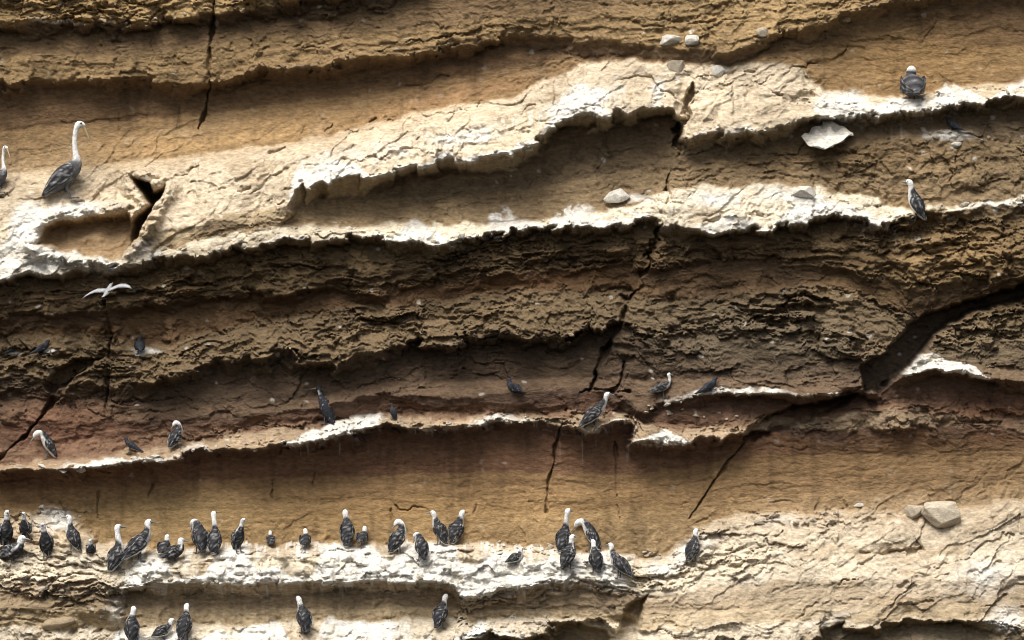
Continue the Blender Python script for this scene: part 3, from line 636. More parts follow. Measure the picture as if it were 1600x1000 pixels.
for i, (x, y, hw, hh, tl, kd, lab) in enumerate(boulders):
    me = stone_mesh("boulder", 11 + i * 3, True, 16, .9, WEDGE if hw > 40 else None); me.materials.append(M_STONE[kd])
    o = bpy.data.objects.new("boulder", me); COL.objects.link(o)
    dep = min(hw, hh) * 1.2
    base = max(surf(x, y + hh * .8), surf(x - hw * .5, y + hh * .6), surf(x + hw * .5, y + hh * .6))
    o.location = ((x - 800) * PX, -base + dep * .3 * PX, (500 - y) * PX + ZC)
    o.scale = (hw * PX * 1.15, dep * PX * 1.25, hh * PX * 1.25)
    o.rotation_euler = (0, math.radians(-tl), 0)
    tag(o, lab, "rock", None)

# the white flake hanging below the right ledge
fl = [(-.42, .02), (-.30, -.11), (-.06, -.15), (.05, -.13), (.30, .02), (.42, .12), (.24, .19), (.06, .30), (-.06, .31), (-.14, .2)]
fv = []; ff = []
for s, kx in ((-.07, .93), (-.045, 1.0), (.16, .9)):
    for x, z in fl: fv.append((x * kx, s + .75 * z, z * kx))
n = len(fl)
fv.append((.0, -.07, .06)); fv.append((0, .2, .06))
for r in range(2):
    for i in range(n): ff.append((r * n + i, r * n + (i + 1) % n, (r + 1) * n + (i + 1) % n, (r + 1) * n + i))
for i in range(n): ff.append((3 * n, (i + 1) % n, i)); ff.append((3 * n + 1, 2 * n + i, 2 * n + (i + 1) % n))
o = mesh_obj("rock_flake", fv, ff, M_STONE['white'], smooth=False, loc=(4.93, -max(surf(1293, 215), surf(1265, 225), surf(1320, 215), surf(1293, 195)) - .16, (500 - 217) * PX + ZC))
bm = bmesh.new(); bm.from_mesh(o.data)
bmesh.ops.triangulate(bm, faces=bm.faces[:]); bmesh.ops.subdivide_edges(bm, edges=bm.edges[:], cuts=3, use_grid_fill=True); bm.normal_update()
_r = random.Random(8)
for v in bm.verts:
    p_ = v.co; v.co += v.normal * (.03 * math.sin(p_.x * 17 + 1) * math.sin(p_.z * 23 + p_.x * 9) + _r.uniform(-.012, .012)) + Vector((.02 * math.sin(p_.z * 31), 0, .02 * math.sin(p_.x * 27)))
bm.to_mesh(o.data); bm.free()
tag(o, "white diamond shaped rock flake hanging below the right end of the pale slab", "rock")

# rubble along the edges of the beds: stones set in the rock, parts of the bed they sit in
SM = {}
for kd in M_STONE:
    SM[kd] = []
    for v in range(5):
        me = stone_mesh("stone", 300 + v * 7 + len(kd), False, 13, .7); me.materials.append(M_STONE[kd]); SM[kd].append(me)
rr = random.Random(77)
RUB = [('L3a', 470, 1040, 22, 'white', 'pale'), ('L3a', 1080, 1600, 22, 'white', 'pale'), ('L3b', 0, 500, 26, 'pale', 'white'), ('L3b', 500, 1050, 26, 'white', 'pale'), ('L3b', 1050, 1600, 22, 'white', 'pale'),
       ('L7', 10, 440, 26, 'white', 'tan'), ('L7', 440, 860, 14, 'white', 'pale'), ('L6', 1000, 1180, 14, 'pale', 'white'), ('L8', 200, 720, 30, 'white', 'pale'), ('L8', 720, 960, 12, 'white', 'pale'), ('L9', 190, 860, 20, 'white', 'pale'),
       ('L5', 250, 960, 26, 'brown', 'tan'), ('L1', 20, 460, 14, 'tan', 'pale'), ('L2', 100, 960, 22, 'brown', 'tan'), ('L2', 1120, 1400, 8, 'tan', 'brown')]
def stone(px, py, r, kd):
    me = SM[kd][rr.randrange(5)]
    o = bpy.data.objects.new("stone", me); COL.objects.link(o)
    o.parent = bed_obj[region(px, py)]
    o.location = world(px, py, r * PX * .15)
    s = r * PX
    o.scale = (s * rr.uniform(.9, 1.7), s * rr.uniform(.8, 1.1), s * rr.uniform(.7, 1.05))
    o.rotation_euler = (rr.uniform(-.4, .4), rr.uniform(-.5, .3), rr.uniform(0, 6.3))
for nm, x0, x1, cnt, k1, k2 in RUB:
    for i in range(cnt):
        x = rr.uniform(x0, x1); y = lip_y(nm, x) + rr.uniform(-9, 2)
        stone(x, y, rr.choice((3, 3.5, 4, 5, 6.5)) * (1.5 if nm == 'L7' and x < 300 else 1), k1 if rr.random() < .65 else k2)
for x0, y0, x1, y1, cnt, k in ((980, 872, 1060, 862, 12, 'pale'), (1180, 812, 1330, 806, 16, 'pale'), (60, 790, 130, 815, 8, 'white'), (10, 880, 180, 960, 22, 'pale'), (730, 850, 860, 858, 12, 'pale'), (1430, 210, 1590, 215, 12, 'pale'), (1040, 640, 1160, 650, 8, 'pale')):
    for i in range(cnt):
        t = rr.random(); stone(x0 + (x1 - x0) * t + rr.uniform(-4, 4), y0 + (y1 - y0) * t + rr.uniform(-8, 8), rr.choice((3, 4, 5, 7)), k)

# ------------------------------------------------------------------ birds
def bird_material(name, rough=.75):
    m = bpy.data.materials.new(name); m.use_nodes = True
    n = m.node_tree; b = n.nodes["Principled BSDF"]; L = n.links.new
    b.inputs["Roughness"].default_value = rough; b.inputs["Specular IOR Level"].default_value = .25
    at = n.nodes.new("ShaderNodeAttribute"); at.attribute_name = "Col"
    tc = n.nodes.new("ShaderNodeTexCoord"); nz = n.nodes.new("ShaderNodeTexNoise"); nz.inputs["Scale"].default_value = 45; nz.inputs["Detail"].default_value = 3
    L(tc.outputs["Object"], nz.inputs["Vector"])
    rp = n.nodes.new("ShaderNodeMapRange"); rp.inputs["From Min"].default_value = .3; rp.inputs["From Max"].default_value = .7; rp.inputs["To Min"].default_value = .75; rp.inputs["To Max"].default_value = 1.2
    L(nz.outputs["Fac"], rp.inputs["Value"])
    mx = n.nodes.new("ShaderNodeMix"); mx.data_type = 'RGBA'; mx.blend_type = 'MULTIPLY'; mx.inputs[0].default_value = 1
    L(at.outputs["Color"], mx.inputs[6]); L(rp.outputs[0], mx.inputs[7]); L(mx.outputs[2], b.inputs["Base Color"])
    bp = n.nodes.new("ShaderNodeBump"); bp.inputs["Strength"].default_value = .35; bp.inputs["Distance"].default_value = .01
    L(nz.outputs["Fac"], bp.inputs["Height"]); L(bp.outputs[0], b.inputs["Normal"])
    return m
def plain(name, rgb, rough=.5):
    m = bpy.data.materials.new(name); m.use_nodes = True
    n = m.node_tree; b = n.nodes["Principled BSDF"]; b.inputs["Roughness"].default_value = rough
    nz = n.nodes.new("ShaderNodeTexNoise"); nz.inputs["Scale"].default_value = 30
    cr = n.nodes.new("ShaderNodeValToRGB"); cr.color_ramp.elements[0].color = (*[c * .75 for c in rgb], 1); cr.color_ramp.elements[1].color = (*[min(1, c * 1.2) for c in rgb], 1)
    n.links.new(nz.outputs["Fac"], cr.inputs[0]); n.links.new(cr.outputs[0], b.inputs["Base Color"])
    return m
M_PLUM = bird_material("plumage")
M_BILL = plain("horn_bill", (.22, .22, .20), .45); M_PBILL = plain("pale_bill", (.48, .38, .22), .45); M_RED = plain("red_bill", (.35, .05, .03), .4)
M_EYE = plain("dark_eye", (.01, .01, .012), .15); M_LEG = plain("grey_leg", (.09, .09, .10), .6); M_REDLEG = plain("red_leg", (.25, .06, .04), .6)

def crom(P, n):
    P = np.array(P, float); Q = np.vstack([2 * P[0] - P[1], P, 2 * P[-1] - P[-2]]); out = []
    segs = len(P) - 1
    for i in range(n):
        t = i / (n - 1) * segs; k = min(int(t), segs - 1); u = t - k
        a, b, c, d = Q[k], Q[k + 1], Q[k + 2], Q[k + 3]
        out.append(.5 * (2 * b + (c - a) * u + (2 * a - 5 * b + 4 * c - d) * u * u + (3 * b - a - 3 * c + d) * u ** 3))
    return np.array(out)

def loft(ctrl, n=30, seg=14, colfn=None, side0=(0, 1, 0)):
    """ctrl rows: x, y, z, half width, half height; dorsal side is the loft's 'up'"""
    R_ = crom(ctrl, n); P = R_[:, :3]; Wd = np.maximum(R_[:, 3], .002); Hh = np.maximum(R_[:, 4], .002)
    T = np.gradient(P, axis=0); T /= np.linalg.norm(T, axis=1, keepdims=True)
    V = []; Cc = []; Fc = []; s = np.array(side0, float)
    for i in range(n):
        s = s - T[i] * s.dot(T[i]); s /= np.linalg.norm(s)
        up = np.cross(T[i], s)
        for j in range(seg):
            th = 2 * math.pi * j / seg
            V.append(P[i] + s * Wd[i] * math.cos(th) + up * Hh[i] * math.sin(th))
            Cc.append(colfn(i / (n - 1), math.sin(th), math.cos(th)) if colfn else (1, 1, 1))
    for i in range(n - 1):
        for j in range(seg):
            a = i * seg + j; b = i * seg + (j + 1) % seg
            Fc.append((a, b, b + seg, a + seg))
    V.append(P[0] - T[0] * Hh[0] * .5); V.append(P[-1] + T[-1] * Hh[-1] * .6); c0 = len(V) - 2
    Cc.append(Cc[0]); Cc.append(Cc[(n - 1) * seg])
    for j in range(seg):
        Fc.append((c0, (j + 1) % seg, j)); Fc.append((c0 + 1, (n - 1) * seg + j, (n - 1) * seg + (j + 1) % seg))
    return V, Fc, Cc

# poses, drawn side-on facing +x, about one unit tall, feet at the origin: body line from tail to face
POSE = {
 'upright': dict(b=[(-.27, 0, .06, .05, .018), (-.20, 0, .17, .075, .05), (-.11, 0, .32, .125, .12), (-.02, 0, .48, .145, .145), (.05, 0, .62, .12, .12), (.085, 0, .73, .075, .08), (.10, 0, .82, .058, .06), (.12, 0, .90, .062, .064), (.165, 0, .935, .05, .05), (.21, 0, .93, .026, .03)],
                 bill=(.20, 0, .93, .17, -.12), leg=(-.02, .30), wing=[(.03, .66), (-.02, .5), (-.12, .3), (-.24, .08)]),
 'tall': dict(b=[(-.22, 0, .04, .045, .016), (-.17, 0, .15, .07, .05), (-.10, 0, .28, .11, .105), (-.03, 0, .42, .125, .125), (.02, 0, .54, .10, .10), (.04, 0, .64, .062, .065), (.04, 0, .75, .048, .05), (.045, 0, .86, .046, .048), (.06, 0, .94, .054, .055), (.10, 0, .965, .042, .042), (.14, 0, .96, .022, .024)],
              bill=(.13, 0, .96, .16, -.15), leg=(-.03, .26), wing=[(.0, .58), (-.04, .42), (-.12, .25), (-.21, .05)]),
 'lean': dict(b=[(-.48, 0, .13, .05, .016), (-.36, 0, .21, .075, .05), (-.18, 0, .35, .13, .12), (0, 0, .50, .15, .145), (.13, 0, .63, .115, .12), (.20, 0, .74, .072, .078), (.225, 0, .84, .056, .06), (.235, 0, .92, .062, .064), (.28, 0, .95, .048, .05), (.32, 0, .945, .026, .03)],
              bill=(.31, 0, .945, .17, -.2), leg=(-.02, .34), wing=[(.12, .62), (-.02, .50), (-.22, .33), (-.47, .14)]),
 'squat': dict(b=[(-.62, 0, .22, .06, .02), (-.48, 0, .26, .11, .06), (-.26, 0, .36, .22, .17), (0, 0, .46, .26, .23), (.20, 0, .56, .2, .19), (.29, 0, .68, .125, .13), (.31, 0, .79, .105, .11), (.34, 0, .88, .105, .11), (.41, 0, .90, .08, .085), (.48, 0, .885, .04, .05)],
               bill=(.46, 0, .885, .24, -.15), leg=(0, .26), wing=[(.16, .55), (-.02, .48), (-.3, .34), (-.6, .24)]),
 'preen': dict(b=[(-.36, 0, .05, .05, .018), (-.27, 0, .16, .08, .055), (-.15, 0, .32, .14, .13), (-.02, 0, .50, .165, .16), (.08, 0, .66, .135, .13), (.12, .02, .79, .085, .09), (.10, .06, .89, .072, .075), (.03, .09, .92, .076, .078), (-.04, .10, .88, .058, .06), (-.08, .10, .83, .03, .034)],
               bill=(-.07, .10, .84, .18, -.95), leg=(-.02, .32), wing=[(.06, .64), (-.04, .5), (-.18, .3), (-.35, .07)], bdir=-1),
 'dive': dict(b=[(-.34, 0, .06, .05, .018), (-.27, 0, .18, .08, .055), (-.17, 0, .36, .14, .13), (-.06, 0, .55, .165, .16), (.05, 0, .72, .14, .135), (.14, 0, .83, .095, .1), (.24, 0, .875, .082, .085), (.34, 0, .85, .084, .085), (.40, 0, .79, .062, .064), (.43, 0, .73, .032, .036)],
              bill=(.425, 0, .74, .2, -1.1), leg=(-.03, .34), wing=[(.02, .70), (-.06, .54), (-.2, .33), (-.34, .08)]),
 'pelican': dict(b=[(-.34, 0, .05, .05, .016), (-.29, 0, .10, .07, .04), (-.19, 0, .20, .115, .10), (-.06, 0, .32, .14, .13), (.05, 0, .42, .10, .11), (.092, 0, .50, .060, .066), (.078, 0, .60, .036, .040), (.066, 0, .70, .030, .034), (.068, 0, .80, .028, .032), (.085, 0, .90, .032, .036), (.12, 0, .965, .046, .048), (.165, 0, .965, .034, .036), (.19, 0, .945, .022, .026)],
                 bill=(.175, 0, .955, .20, -1.25), leg=(-.05, .22), wing=[(.04, .44), (-.06, .34), (-.2, .2), (-.35, .04)]),
 'perch': dict(b=[(-.95, 0, .06, .05, .014), (-.7, 0, .18, .08, .04), (-.42, 0, .34, .16, .13), (-.12, 0, .50, .21, .2), (.10, 0, .62, .175, .17), (.20, 0, .74, .12, .125), (.25, 0, .84, .11, .115), (.32, 0, .88, .09, .095), (.39, 0, .87, .045, .05)],
               bill=(.375, 0, .87, .26, -.18), leg=(-.02, .34), wing=[(.08, .60), (-.1, .50), (-.45, .3), (-.98, .08)]),
 'lower': dict(b=[(-.62, 0, .30, .05, .016), (-.48, 0, .34, .08, .05), (-.26, 0, .42, .13, .125), (-.03, 0, .50, .15, .145), (.14, 0, .56, .115, .12), (.24, 0, .66, .062, .066), (.275, 0, .76, .05, .052), (.26, 0, .86, .05, .052), (.235, 0, .93, .056, .058), (.265, 0, .965, .05, .05), (.30, 0, .955, .026, .03)],
               bill=(.29, 0, .955, .16, -.35), leg=(-.02, .38), wing=[(.12, .57), (-.02, .50), (-.3, .4), (-.62, .31)]),
}
WHITE = np.array((.82, .81, .78)); DARK = np.array((.018, .018, .021)); SLATE = np.array((.026, .029, .037)); GREY = np.array((.10, .10, .105))
def mixc(a, b, t): return a + (b - a) * min(1, max(0, t))
def step(a, b, x):
    t = min(1, max(0, (x - a) / (b - a))); return t * t * (3 - 2 * t)

for nm_, q in POSE.items():                  # stockier birds on short legs
    f = {'pelican': 1.0, 'squat': 1.12, 'perch': 1.1}.get(nm_, 1.2); dn = {'pelican': .03, 'squat': .1, 'perch': .08}.get(nm_, .11)
    lo = lambda z: max(.025, (z - dn) / (1 - dn))
    q['b'] = [(x, y, lo(z), w_ * f, h_ * f) for x, y, z, w_, h_ in q['b']]
    q['wing'] = [(x, lo(z)) for x, z in q['wing']]
    q['bill'] = (q['bill'][0], q['bill'][1], lo(q['bill'][2]), *q['bill'][3:]); q['leg'] = (q['leg'][0], lo(q['leg'][1]))
POSE['pelican']['bill'] = (*POSE['pelican']['bill'][:3], .2, -2.2)
def make_bird(name, px, py, hpx, yaw, pose, kind, label, group, cat, roll=0, lift=0.0, seed=0, cap=None):
    """kind: 'booby' white head and belly; 'dark' slate all over; 'bib' dark with white throat; 'pelican'"""
    rb = random.Random(seed * 31 + 7); Pz = POSE[pose]; sc = hpx * PX
    fat = rb.uniform(.94, 1.1) * (1.3 if (pose == 'squat' and kind == 'pelican') else 1)
    lean_, turn_ = (rb.uniform(-.16, .18), rb.uniform(-.22, .22)) if pose in ('upright', 'tall', 'lean', 'squat') else (0, 0)
    bend = lambda x, y, z: (x + lean_ * max(0, z - .5), y + turn_ * max(0, z - .5), z)
    Pz = dict(Pz, b=[(*bend(x, y, z), w_ * fat, h_ * fat) for x, y, z, w_, h_ in Pz['b']], bill=(*bend(*Pz['bill'][:3]), *Pz['bill'][3:]))
    nk = len(Pz['b']); headt = {'upright': .60, 'tall': .52, 'lean': .62, 'squat': .60, 'preen': .60, 'dive': .58, 'pelican': .42, 'perch': .68, 'lower': .52}[pose]
    if cap is not None: headt = cap
    ph = rb.uniform(0, 6); wk = rb.choice((.15, .3, .6, .85))
    def cf(t, up, sd_):
        if kind == 'hood':
            c = mixc(DARK, GREY * .9, max(0, math.sin(t * 60 + 4 * sd_ + ph)) ** 2 * .7)
            return mixc(c, WHITE, max(step(headt - .02, headt + .06, t), .8 * step(.93, 1, abs(sd_)) * step(.35, .5, t)))
        if kind == 'dark':
            return mixc(SLATE * .75, SLATE * 1.4, .5 + .5 * math.sin(t * 40 + ph) * .4)
        if kind == 'bib':
            c = mixc(SLATE * .7, SLATE * 1.2, .5 - up * .5)
            return mixc(c, WHITE, step(.15, -.3, up) * step(.60, .66, t) * step(.80, .74, t))
        if kind == 'pelican':
            c = mixc(GREY * 1.2, DARK * 1.6, step(-.5, .3, up) * (.6 + .4 * math.sin(t * 60 + ph)))
            return mixc(c, WHITE, step(headt - .03, headt + .05, t))
        c = mixc(WHITE * .9, mixc(DARK, GREY * .9, max(0, math.sin(t * 75 + 5 * sd_ + ph)) ** 2 * .6), step(-.55, -.05, up))
        return mixc(c, WHITE, step(headt - .04, headt + .05, t + .06 * -up))
    V, Fc, Cc = loft(Pz['b'], 40, 16, cf)
    if kind != 'dark': Cc = [np.clip(np.array(c) * rb.uniform(.7, 1.15) + (rb.random() < .1 and np.mean(c) < .2) * .16, 0, .85) for c in Cc]
    body = mesh_obj(name, np.array(V) * sc, Fc, M_PLUM, None, True, Cc)
    # folded wings
    wp = Pz['wing']; R_ = crom(Pz['b'], 60)
    for sgn in (1, -1):
        ctrl = []
        for q, (x, z) in enumerate(wp):
            near = R_[np.argmin(np.hypot(R_[:, 0] - x, R_[:, 2] - z))]
            wdt = (near[3] * .86, near[3] * .93, near[3] * .95, near[3] * .55)[q]
            hh = (near[4] * .45, near[4] * .80, near[4] * .74, .012)[q]
            ctrl.append((x - (0, .01, .02, .01)[q], near[1] + sgn * wdt, z + (0, .012, .012, .006)[q], (.012, .03, .026, .006)[q], hh))
        def wf(t, up, sd_):
            if kind == 'dark' or kind == 'bib': return mixc(SLATE * .6, SLATE * 1.5, t * .5 + .2 * math.sin(t * 50))
            k = max(0, math.sin(t * 34 + up * 5 + ph)) ** 3
            if kind == 'pelican': return mixc(DARK * 1.6, WHITE * .5, .75 * max(0, math.sin(up * 8.5 + t * 3)) ** 2 * (.6 + .4 * math.sin(t * 23 + up * 4)))
            return mixc(DARK * .9, WHITE * .75, wk * max(0, math.sin(up * 7.5 + t * 4 + ph)) ** 6 * (.5 + .5 * math.sin(t * 19 + ph)) + .10 * k)
        V, Fc, Cc = loft(ctrl, 20, 20, wf)
        Cc = [np.clip(np.array(c) * rb.uniform(.5, 1.5) + (rb.random() < (.02 if kind in ('dark', 'bib') else .14)) * rb.uniform(.08, .3), 0, .8) for c in Cc]
        mesh_obj("wing", np.array(V) * sc, Fc, M_PLUM, body, True, Cc)
    # bill
    bx, by, bz, ln, dr = Pz['bill']; bd_ = Pz.get('bdir', 1)
    if kind == 'dark': ln *= .8
    ang = math.atan(dr); dx, dz = bd_ * math.cos(ang), math.sin(ang)
    th = .03 if pose != 'squat' else .05
    if pose == 'pelican': ln, th = .21, .024
    bc_ = [(bx, by, bz, th * .8, th), (bx + dx * ln * .35, by, bz + dz * ln * .35, th * .6, th * .75), (bx + dx * ln * .75, by, bz + dz * ln * .75, th * .38, th * .5), (bx + dx * ln, by, bz + dz * ln - .008, .004, .006)]
    V, Fc, Cc = loft(bc_, 9, 8)
    mesh_obj("bill", np.array(V) * sc, Fc, M_PBILL if kind == 'pelican' else (M_RED if kind == 'dark' else M_BILL), body)
    # eyes
    hr = R_[-9]
    for sgn in (1, -1):
        bm = bmesh.new(); bmesh.ops.create_icosphere(bm, subdivisions=1, radius=.014 * sc)
        me = bpy.data.meshes.new("eye"); bm.to_mesh(me); bm.free(); me.materials.append(M_EYE)
        o = bpy.data.objects.new("eye", me); COL.objects.link(o); o.parent = body
        o.location = Vector((hr[0] + .01, hr[1] + sgn * hr[3] * .92, hr[2] + .012)) * sc
    # legs with webbed feet
    lx, lz = Pz['leg']
    for sgn in (1, -1):
        y = sgn * .07
        r = .016; V = []; Fc = []
        rings = [(lx, y * .9, lz, r * 2.2), (lx + .01, y, lz * .55, r * 1.3), (0, y, .03, r), (0.005, y, -.02, r * 1.1)]
        for (cx, cy, cz, cr_) in rings:
            for j in range(6): V.append((cx + cr_ * math.cos(j * 1.0472), cy + cr_ * math.sin(j * 1.0472), cz))
        for i in range(3):
            for j in range(6): Fc.append((i * 6 + j, i * 6 + (j + 1) % 6, i * 6 + 6 + (j + 1) % 6, i * 6 + 6 + j))
        k = len(V)
        for zz in (.012, -.008):
            V += [(-.02, y, zz), (.10, y + .055, zz), (.085, y + .02, zz), (.125, y, zz), (.085, y - .02, zz), (.10, y - .055, zz)]
        Fc += [tuple(k + q for q in range(6)), tuple(k + 11 - q for q in range(6))]
        for q in range(6): Fc.append((k + q, k + 6 + q, k + 6 + (q + 1) % 6, k + (q + 1) % 6))
        mesh_obj("leg", np.array(V) * sc, Fc, M_LEG, body, False)
    p = world(px, py)
    # stand on the highest rock close to the feet
    p.y = min(-surf(px, py), -surf(px - 4, py), -surf(px + 4, py)) - lift
    body.location = p
    body.rotation_euler = (math.radians(roll), 0, math.radians(yaw))
    tag(body, label, cat, group)
    return body

GA, GB, GC, GD = "seabirds along the crowded white ledge", "seabirds on the bottom ledge", "seabirds on the reddish middle ledges", "pelicans on the upper slab"
BIRDS = [
 # x, foot y, height px, yaw (0 faces right, 180 left, 90 the cliff, -90 us), pose, kind, label, group, category
 ("pelican", 108, 309, 119, 8, 'pelican', 'pelican', "tall pelican with a long white neck standing above the hollow", GD, "pelican"),
 ("pelican", -1, 300, 72, -35, 'pelican', 'pelican', "pelican cut off by the left edge of the picture", GD, "pelican"),
 ("pelican", 1426, 153, 50, 100, 'squat', 'pelican', "round dark pelican seen from behind on the white ledge at upper right", GD, "pelican"),
 ("seabird", 1430, 345, 66, 165, 'upright', 'booby', "upright grey bird with a white head at the right end of the middle ledge", None, "bird"),
 ("seabird", 1488, 204, 24, 150, 'perch', 'dark', "small slate dark bird perched under the white ledge at upper right", None, "bird"),
 ("seabird", 20, 554, 20, 15, 'perch', 'dark', "small dark bird at the far left, left one of two beside the dark joint", None, "bird"),
 ("seabird", 68, 554, 24, 20, 'perch', 'dark', "small dark bird just above the dark joint at left, right one of two", None, "bird"),
 ("seabird", 217, 552, 30, 100, 'squat', 'dark', "small dark bird sitting on a white stained stone right of the vertical crack", None, "bird"),
 ("seabird", 508, 662, 60, 155, 'upright', 'bib', "dark slender bird with a white throat on the bright white edge", GC, "bird"),
 ("seabird", 614, 655, 26, 155, 'upright', 'dark', "small bluish dark bird alone on the thin reddish ledge", GC, "bird"),
 ("seabird", 803, 616, 26, 150, 'squat', 'dark', "small dark bird in the shade left of the vertical crack", GC, "bird"),
 ("seabird", 1036, 620, 37, 8, 'lower', 'booby', "white breasted bird with a curved neck just right of the crack, facing right", GC, "bird"),
 ("seabird", 1110, 616, 29, 25, 'perch', 'dark', "small dark bird on white stained rock right of the curved neck bird", GC, "bird"),
 ("seabird", 930, 668, 56, 20, 'lean', 'booby', "slim white fronted bird with streaked wings leaning up beside the crack", GC, "bird"),
 ("seabird", 72, 716, 46, 195, 'dive', 'booby', "bird with lowered white head on the reddish ledge at far left", GC, "bird"),
 ("seabird", 277, 699, 42, 40, 'preen', 'booby', "hunched white headed bird on the reddish ledge left of centre", GC, "bird"),
 ("seabird", 203, 706, 24, 160, 'perch', 'dark', "tiny dark bird crouching on the reddish ledge between two white headed birds", GC, "bird"),
 # crowded ledge, from the left
 ("seabird", 13, 854, 60, -70, 'upright', 'hood', "large white headed bird at the far left end of the crowded ledge", GA, "bird"),
 ("seabird", 24, 876, 42, -20, 'squat', 'hood', "dark crouching bird below the large bird at the far left end", GA, "bird"),
 ("seabird", 41, 844, 46, -110, 'upright', 'hood', "bird standing further back behind the two at the far left end", GA, "bird"),
 ("seabird", 76, 868, 54, -95, 'upright', 'hood', "white faced dark bird standing alone below the pale mound at left", GA, "bird"),
 ("seabird", 115, 860, 58, 165, 'upright', 'booby', "white headed bird with a slanting dark back right of the pale mound", GA, "bird"),
 ("seabird", 145, 866, 26, -80, 'squat', 'hood', "little squat dark bird in the gap left of the white crust", GA, "bird"),
 ("seabird", 188, 890, 72, 28, 'tall', 'booby', "tall white necked bird at the left corner of the white crust", GA, "bird"),
 ("seabird", 222, 874, 64, 25, 'lean', 'booby', "slanting bird second from the left corner of the white crust", GA, "bird"),
 ("seabird", 259, 866, 32, 70, 'squat', 'hood', "crouching dark bird, left one of a hunched pair on the white crust", GA, "bird"),
 ("seabird", 276, 874, 36, 20, 'squat', 'hood', "crouching bird with a white head, right one of a hunched pair on the crust", GA, "bird"),
 ("seabird", 312, 862, 54, 120, 'dive', 'hood', "round backed dark bird with a white neck, left of the long necked bird", GA, "bird"),
 ("seabird", 338, 864, 66, 80, 'tall', 'booby', "long necked bird stretching up in the left half of the white crust", GA, "bird"),
 ("seabird", 374, 860, 53, -60, 'upright', 'hood', "upright bird right of the long necked bird on the white crust", GA, "bird"),
 ("seabird", 423, 853, 24, 95, 'squat', 'hood', "low flat dark bird sitting left of centre on the white crust", GA, "bird"),
 ("seabird", 478, 854, 29, 80, 'squat', 'hood', "small sitting bird with a white head band, midway along the white crust", GA, "bird"),
 ("seabird", 543, 853, 58, 85, 'upright', 'booby', "upright dark backed bird near the middle of the white crust", GA, "bird"),
 ("seabird", 567, 850, 28, 70, 'squat', 'hood', "low sitting bird touching the upright dark backed bird's right side", GA, "bird"),
 ("seabird", 624, 862, 52, 35, 'preen', 'booby', "preening bird with its head turned back, near the right end of the crust", GA, "bird"),
 ("seabird", 658, 872, 44, 120, 'dive', 'hood', "bulky hunched bird with a white crown, in front of the preening bird", GA, "bird"),
 ("seabird", 686, 850, 54, 150, 'upright', 'booby', "white headed bird, left one of an upright pair behind the bulky hunched bird", GA, "bird"),
 ("seabird", 714, 850, 54, 50, 'upright', 'booby', "white headed bird, right one of an upright pair at the end of the crust", GA, "bird"),
 ("seabird", 806, 880, 28, 15, 'squat', 'booby', "bird crouching low on the second white crust beyond the gap", GA, "bird"),
 ("seabird", 882, 862, 68, 60, 'tall', 'booby', "tall necked bird standing at the back of the right hand cluster", GA, "bird"),
 ("seabird", 889, 886, 54, 30, 'upright', 'hood', "bird in front of the tall necked one in the right hand cluster", GA, "bird"),
 ("seabird", 921, 860, 52, 170, 'dive', 'booby', "grey bird with its head down at the back of the right hand cluster", GA, "bird"),
 ("seabird", 929, 892, 52, 120, 'upright', 'hood', "bird standing in front of the grey head down bird on the crust edge", GA, "bird"),
 ("seabird", 966, 900, 54, 150, 'lean', 'booby', "bird with striped folded wings at the right tip of the ledge", GA, "bird"),
 ("seabird", 1083, 876, 52, 40, 'upright', 'booby', "lone bird standing on the rock where the right slope begins", GA, "bird"),
 # bottom row
 ("seabird", 211, 1000, 58, 110, 'upright', 'hood', "leftmost upright bird on the bottom ledge", GB, "bird"),
 ("seabird", 260, 994, 32, 25, 'squat', 'booby', "crouching bird between two upright ones on the bottom ledge", GB, "bird"),
 ("seabird", 294, 996, 58, 60, 'upright', 'booby', "upright bird right of the crouching one on the bottom ledge", GB, "bird"),
 ("seabird", 477, 984, 57, 120, 'upright', 'hood', "solitary upright bird midway along the bottom ledge", GB, "bird"),
 ("seabird", 690, 978, 54, 55, 'upright', 'booby', "solitary bird at the right end of the bottom ledge", GB, "bird"),
]
for i, (nm, x, y, h, yaw, pose, kind, lab, grp, cat) in enumerate(BIRDS):
    make_bird(nm, x, y, h, yaw, pose, kind, lab, grp, cat, seed=i, cap=.74 if (kind == 'pelican' and pose == 'squat') else None)

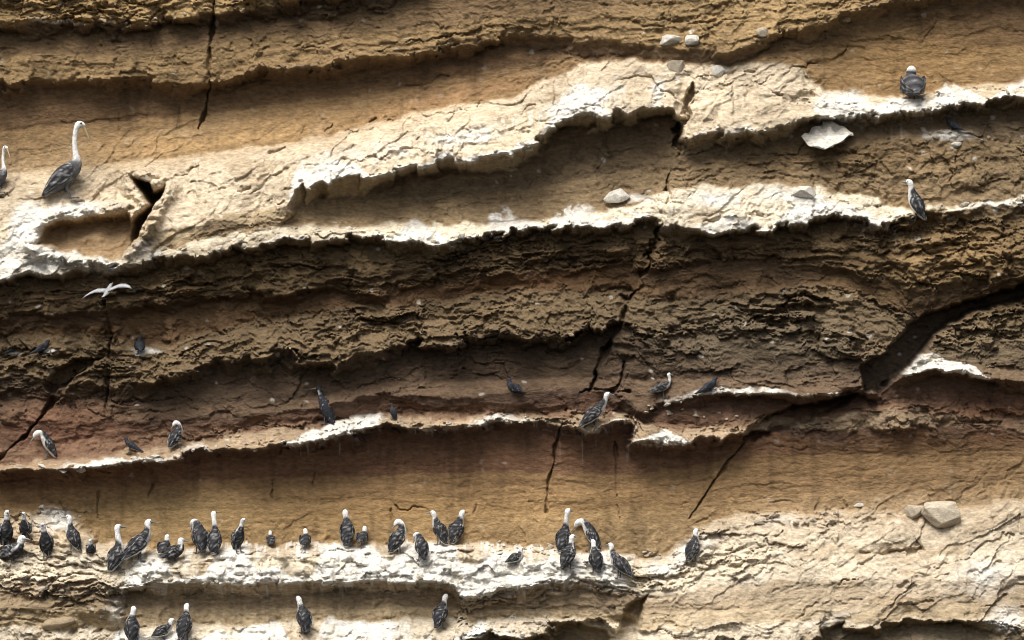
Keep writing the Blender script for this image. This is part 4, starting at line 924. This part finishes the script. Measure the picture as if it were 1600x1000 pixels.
# the bird on the wing in front of the dark stratum
def flying_bird(px, py, out):
    sc = .42
    def cf(t, up, sd_): return mixc(WHITE * .8, np.array((.30, .31, .33)), step(-.3, .3, up))
    V, Fc, Cc = loft([(-.52, 0, .02, .07, .012), (-.36, 0, .0, .06, .035), (-.12, 0, -.02, .10, .085), (.12, 0, .0, .10, .09), (.28, 0, .03, .065, .065), (.38, 0, .04, .06, .06), (.46, 0, .035, .03, .035)], 24, 12, cf)
    body = mesh_obj("flying_seabird", np.array(V) * sc, Fc, M_PLUM, None, True, Cc)
    V, Fc, Cc = loft([(.45, 0, .035, .022, .026), (.54, 0, .03, .014, .018), (.61, 0, .015, .004, .005)], 6, 8)
    mesh_obj("bill", np.array(V) * sc, Fc, M_PBILL, body)
    for sgn in (1, -1):
        # rows across the wing: leading edge x, trailing edge x, y, z
        st = [(.20, -.16, .05, .02), (.24, -.14, .25, .05), (.27, -.10, .48, .07), (.20, -.12, .72, .05), (.05, -.16, .92, .01), (-.16, -.22, 1.08, -.04)]
        V = []; Fc = []; Cc = []
        for q, (xl, xt, y, z) in enumerate(st):
            for (x, dz) in ((xl, 0), (xl * .6 + xt * .4, .022 * (1 - q / 7)), (xt, .002), (xl * .6 + xt * .4, -.012)):
                V.append((x, sgn * y, z + dz)); Cc.append(mixc(np.array((.34, .35, .37)), WHITE * .9, step(.75, .95, 1 - q / 6) if x == xt else .15 * q / 5) if q < 5 else np.array((.06, .06, .065)))
        for q in range(5):
            for j in range(4):
                f = (q * 4 + j, q * 4 + (j + 1) % 4, q * 4 + 4 + (j + 1) % 4, q * 4 + 4 + j); Fc.append(f if sgn > 0 else f[::-1])
        Fc += [(0, 1, 2, 3), (20, 21, 22, 23)]
        mesh_obj("wing", np.array(V) * sc, Fc, M_PLUM, body, True, Cc)
    body.location = ((px - 800) * PX, -surf(px, py) - out, (500 - py) * PX + ZC)
    body.rotation_euler = (math.radians(-12), math.radians(-28), math.radians(72))
    tag(body, "pale bird flying on spread wings in front of the dark rock layer", "bird")
flying_bird(177, 455, .9)
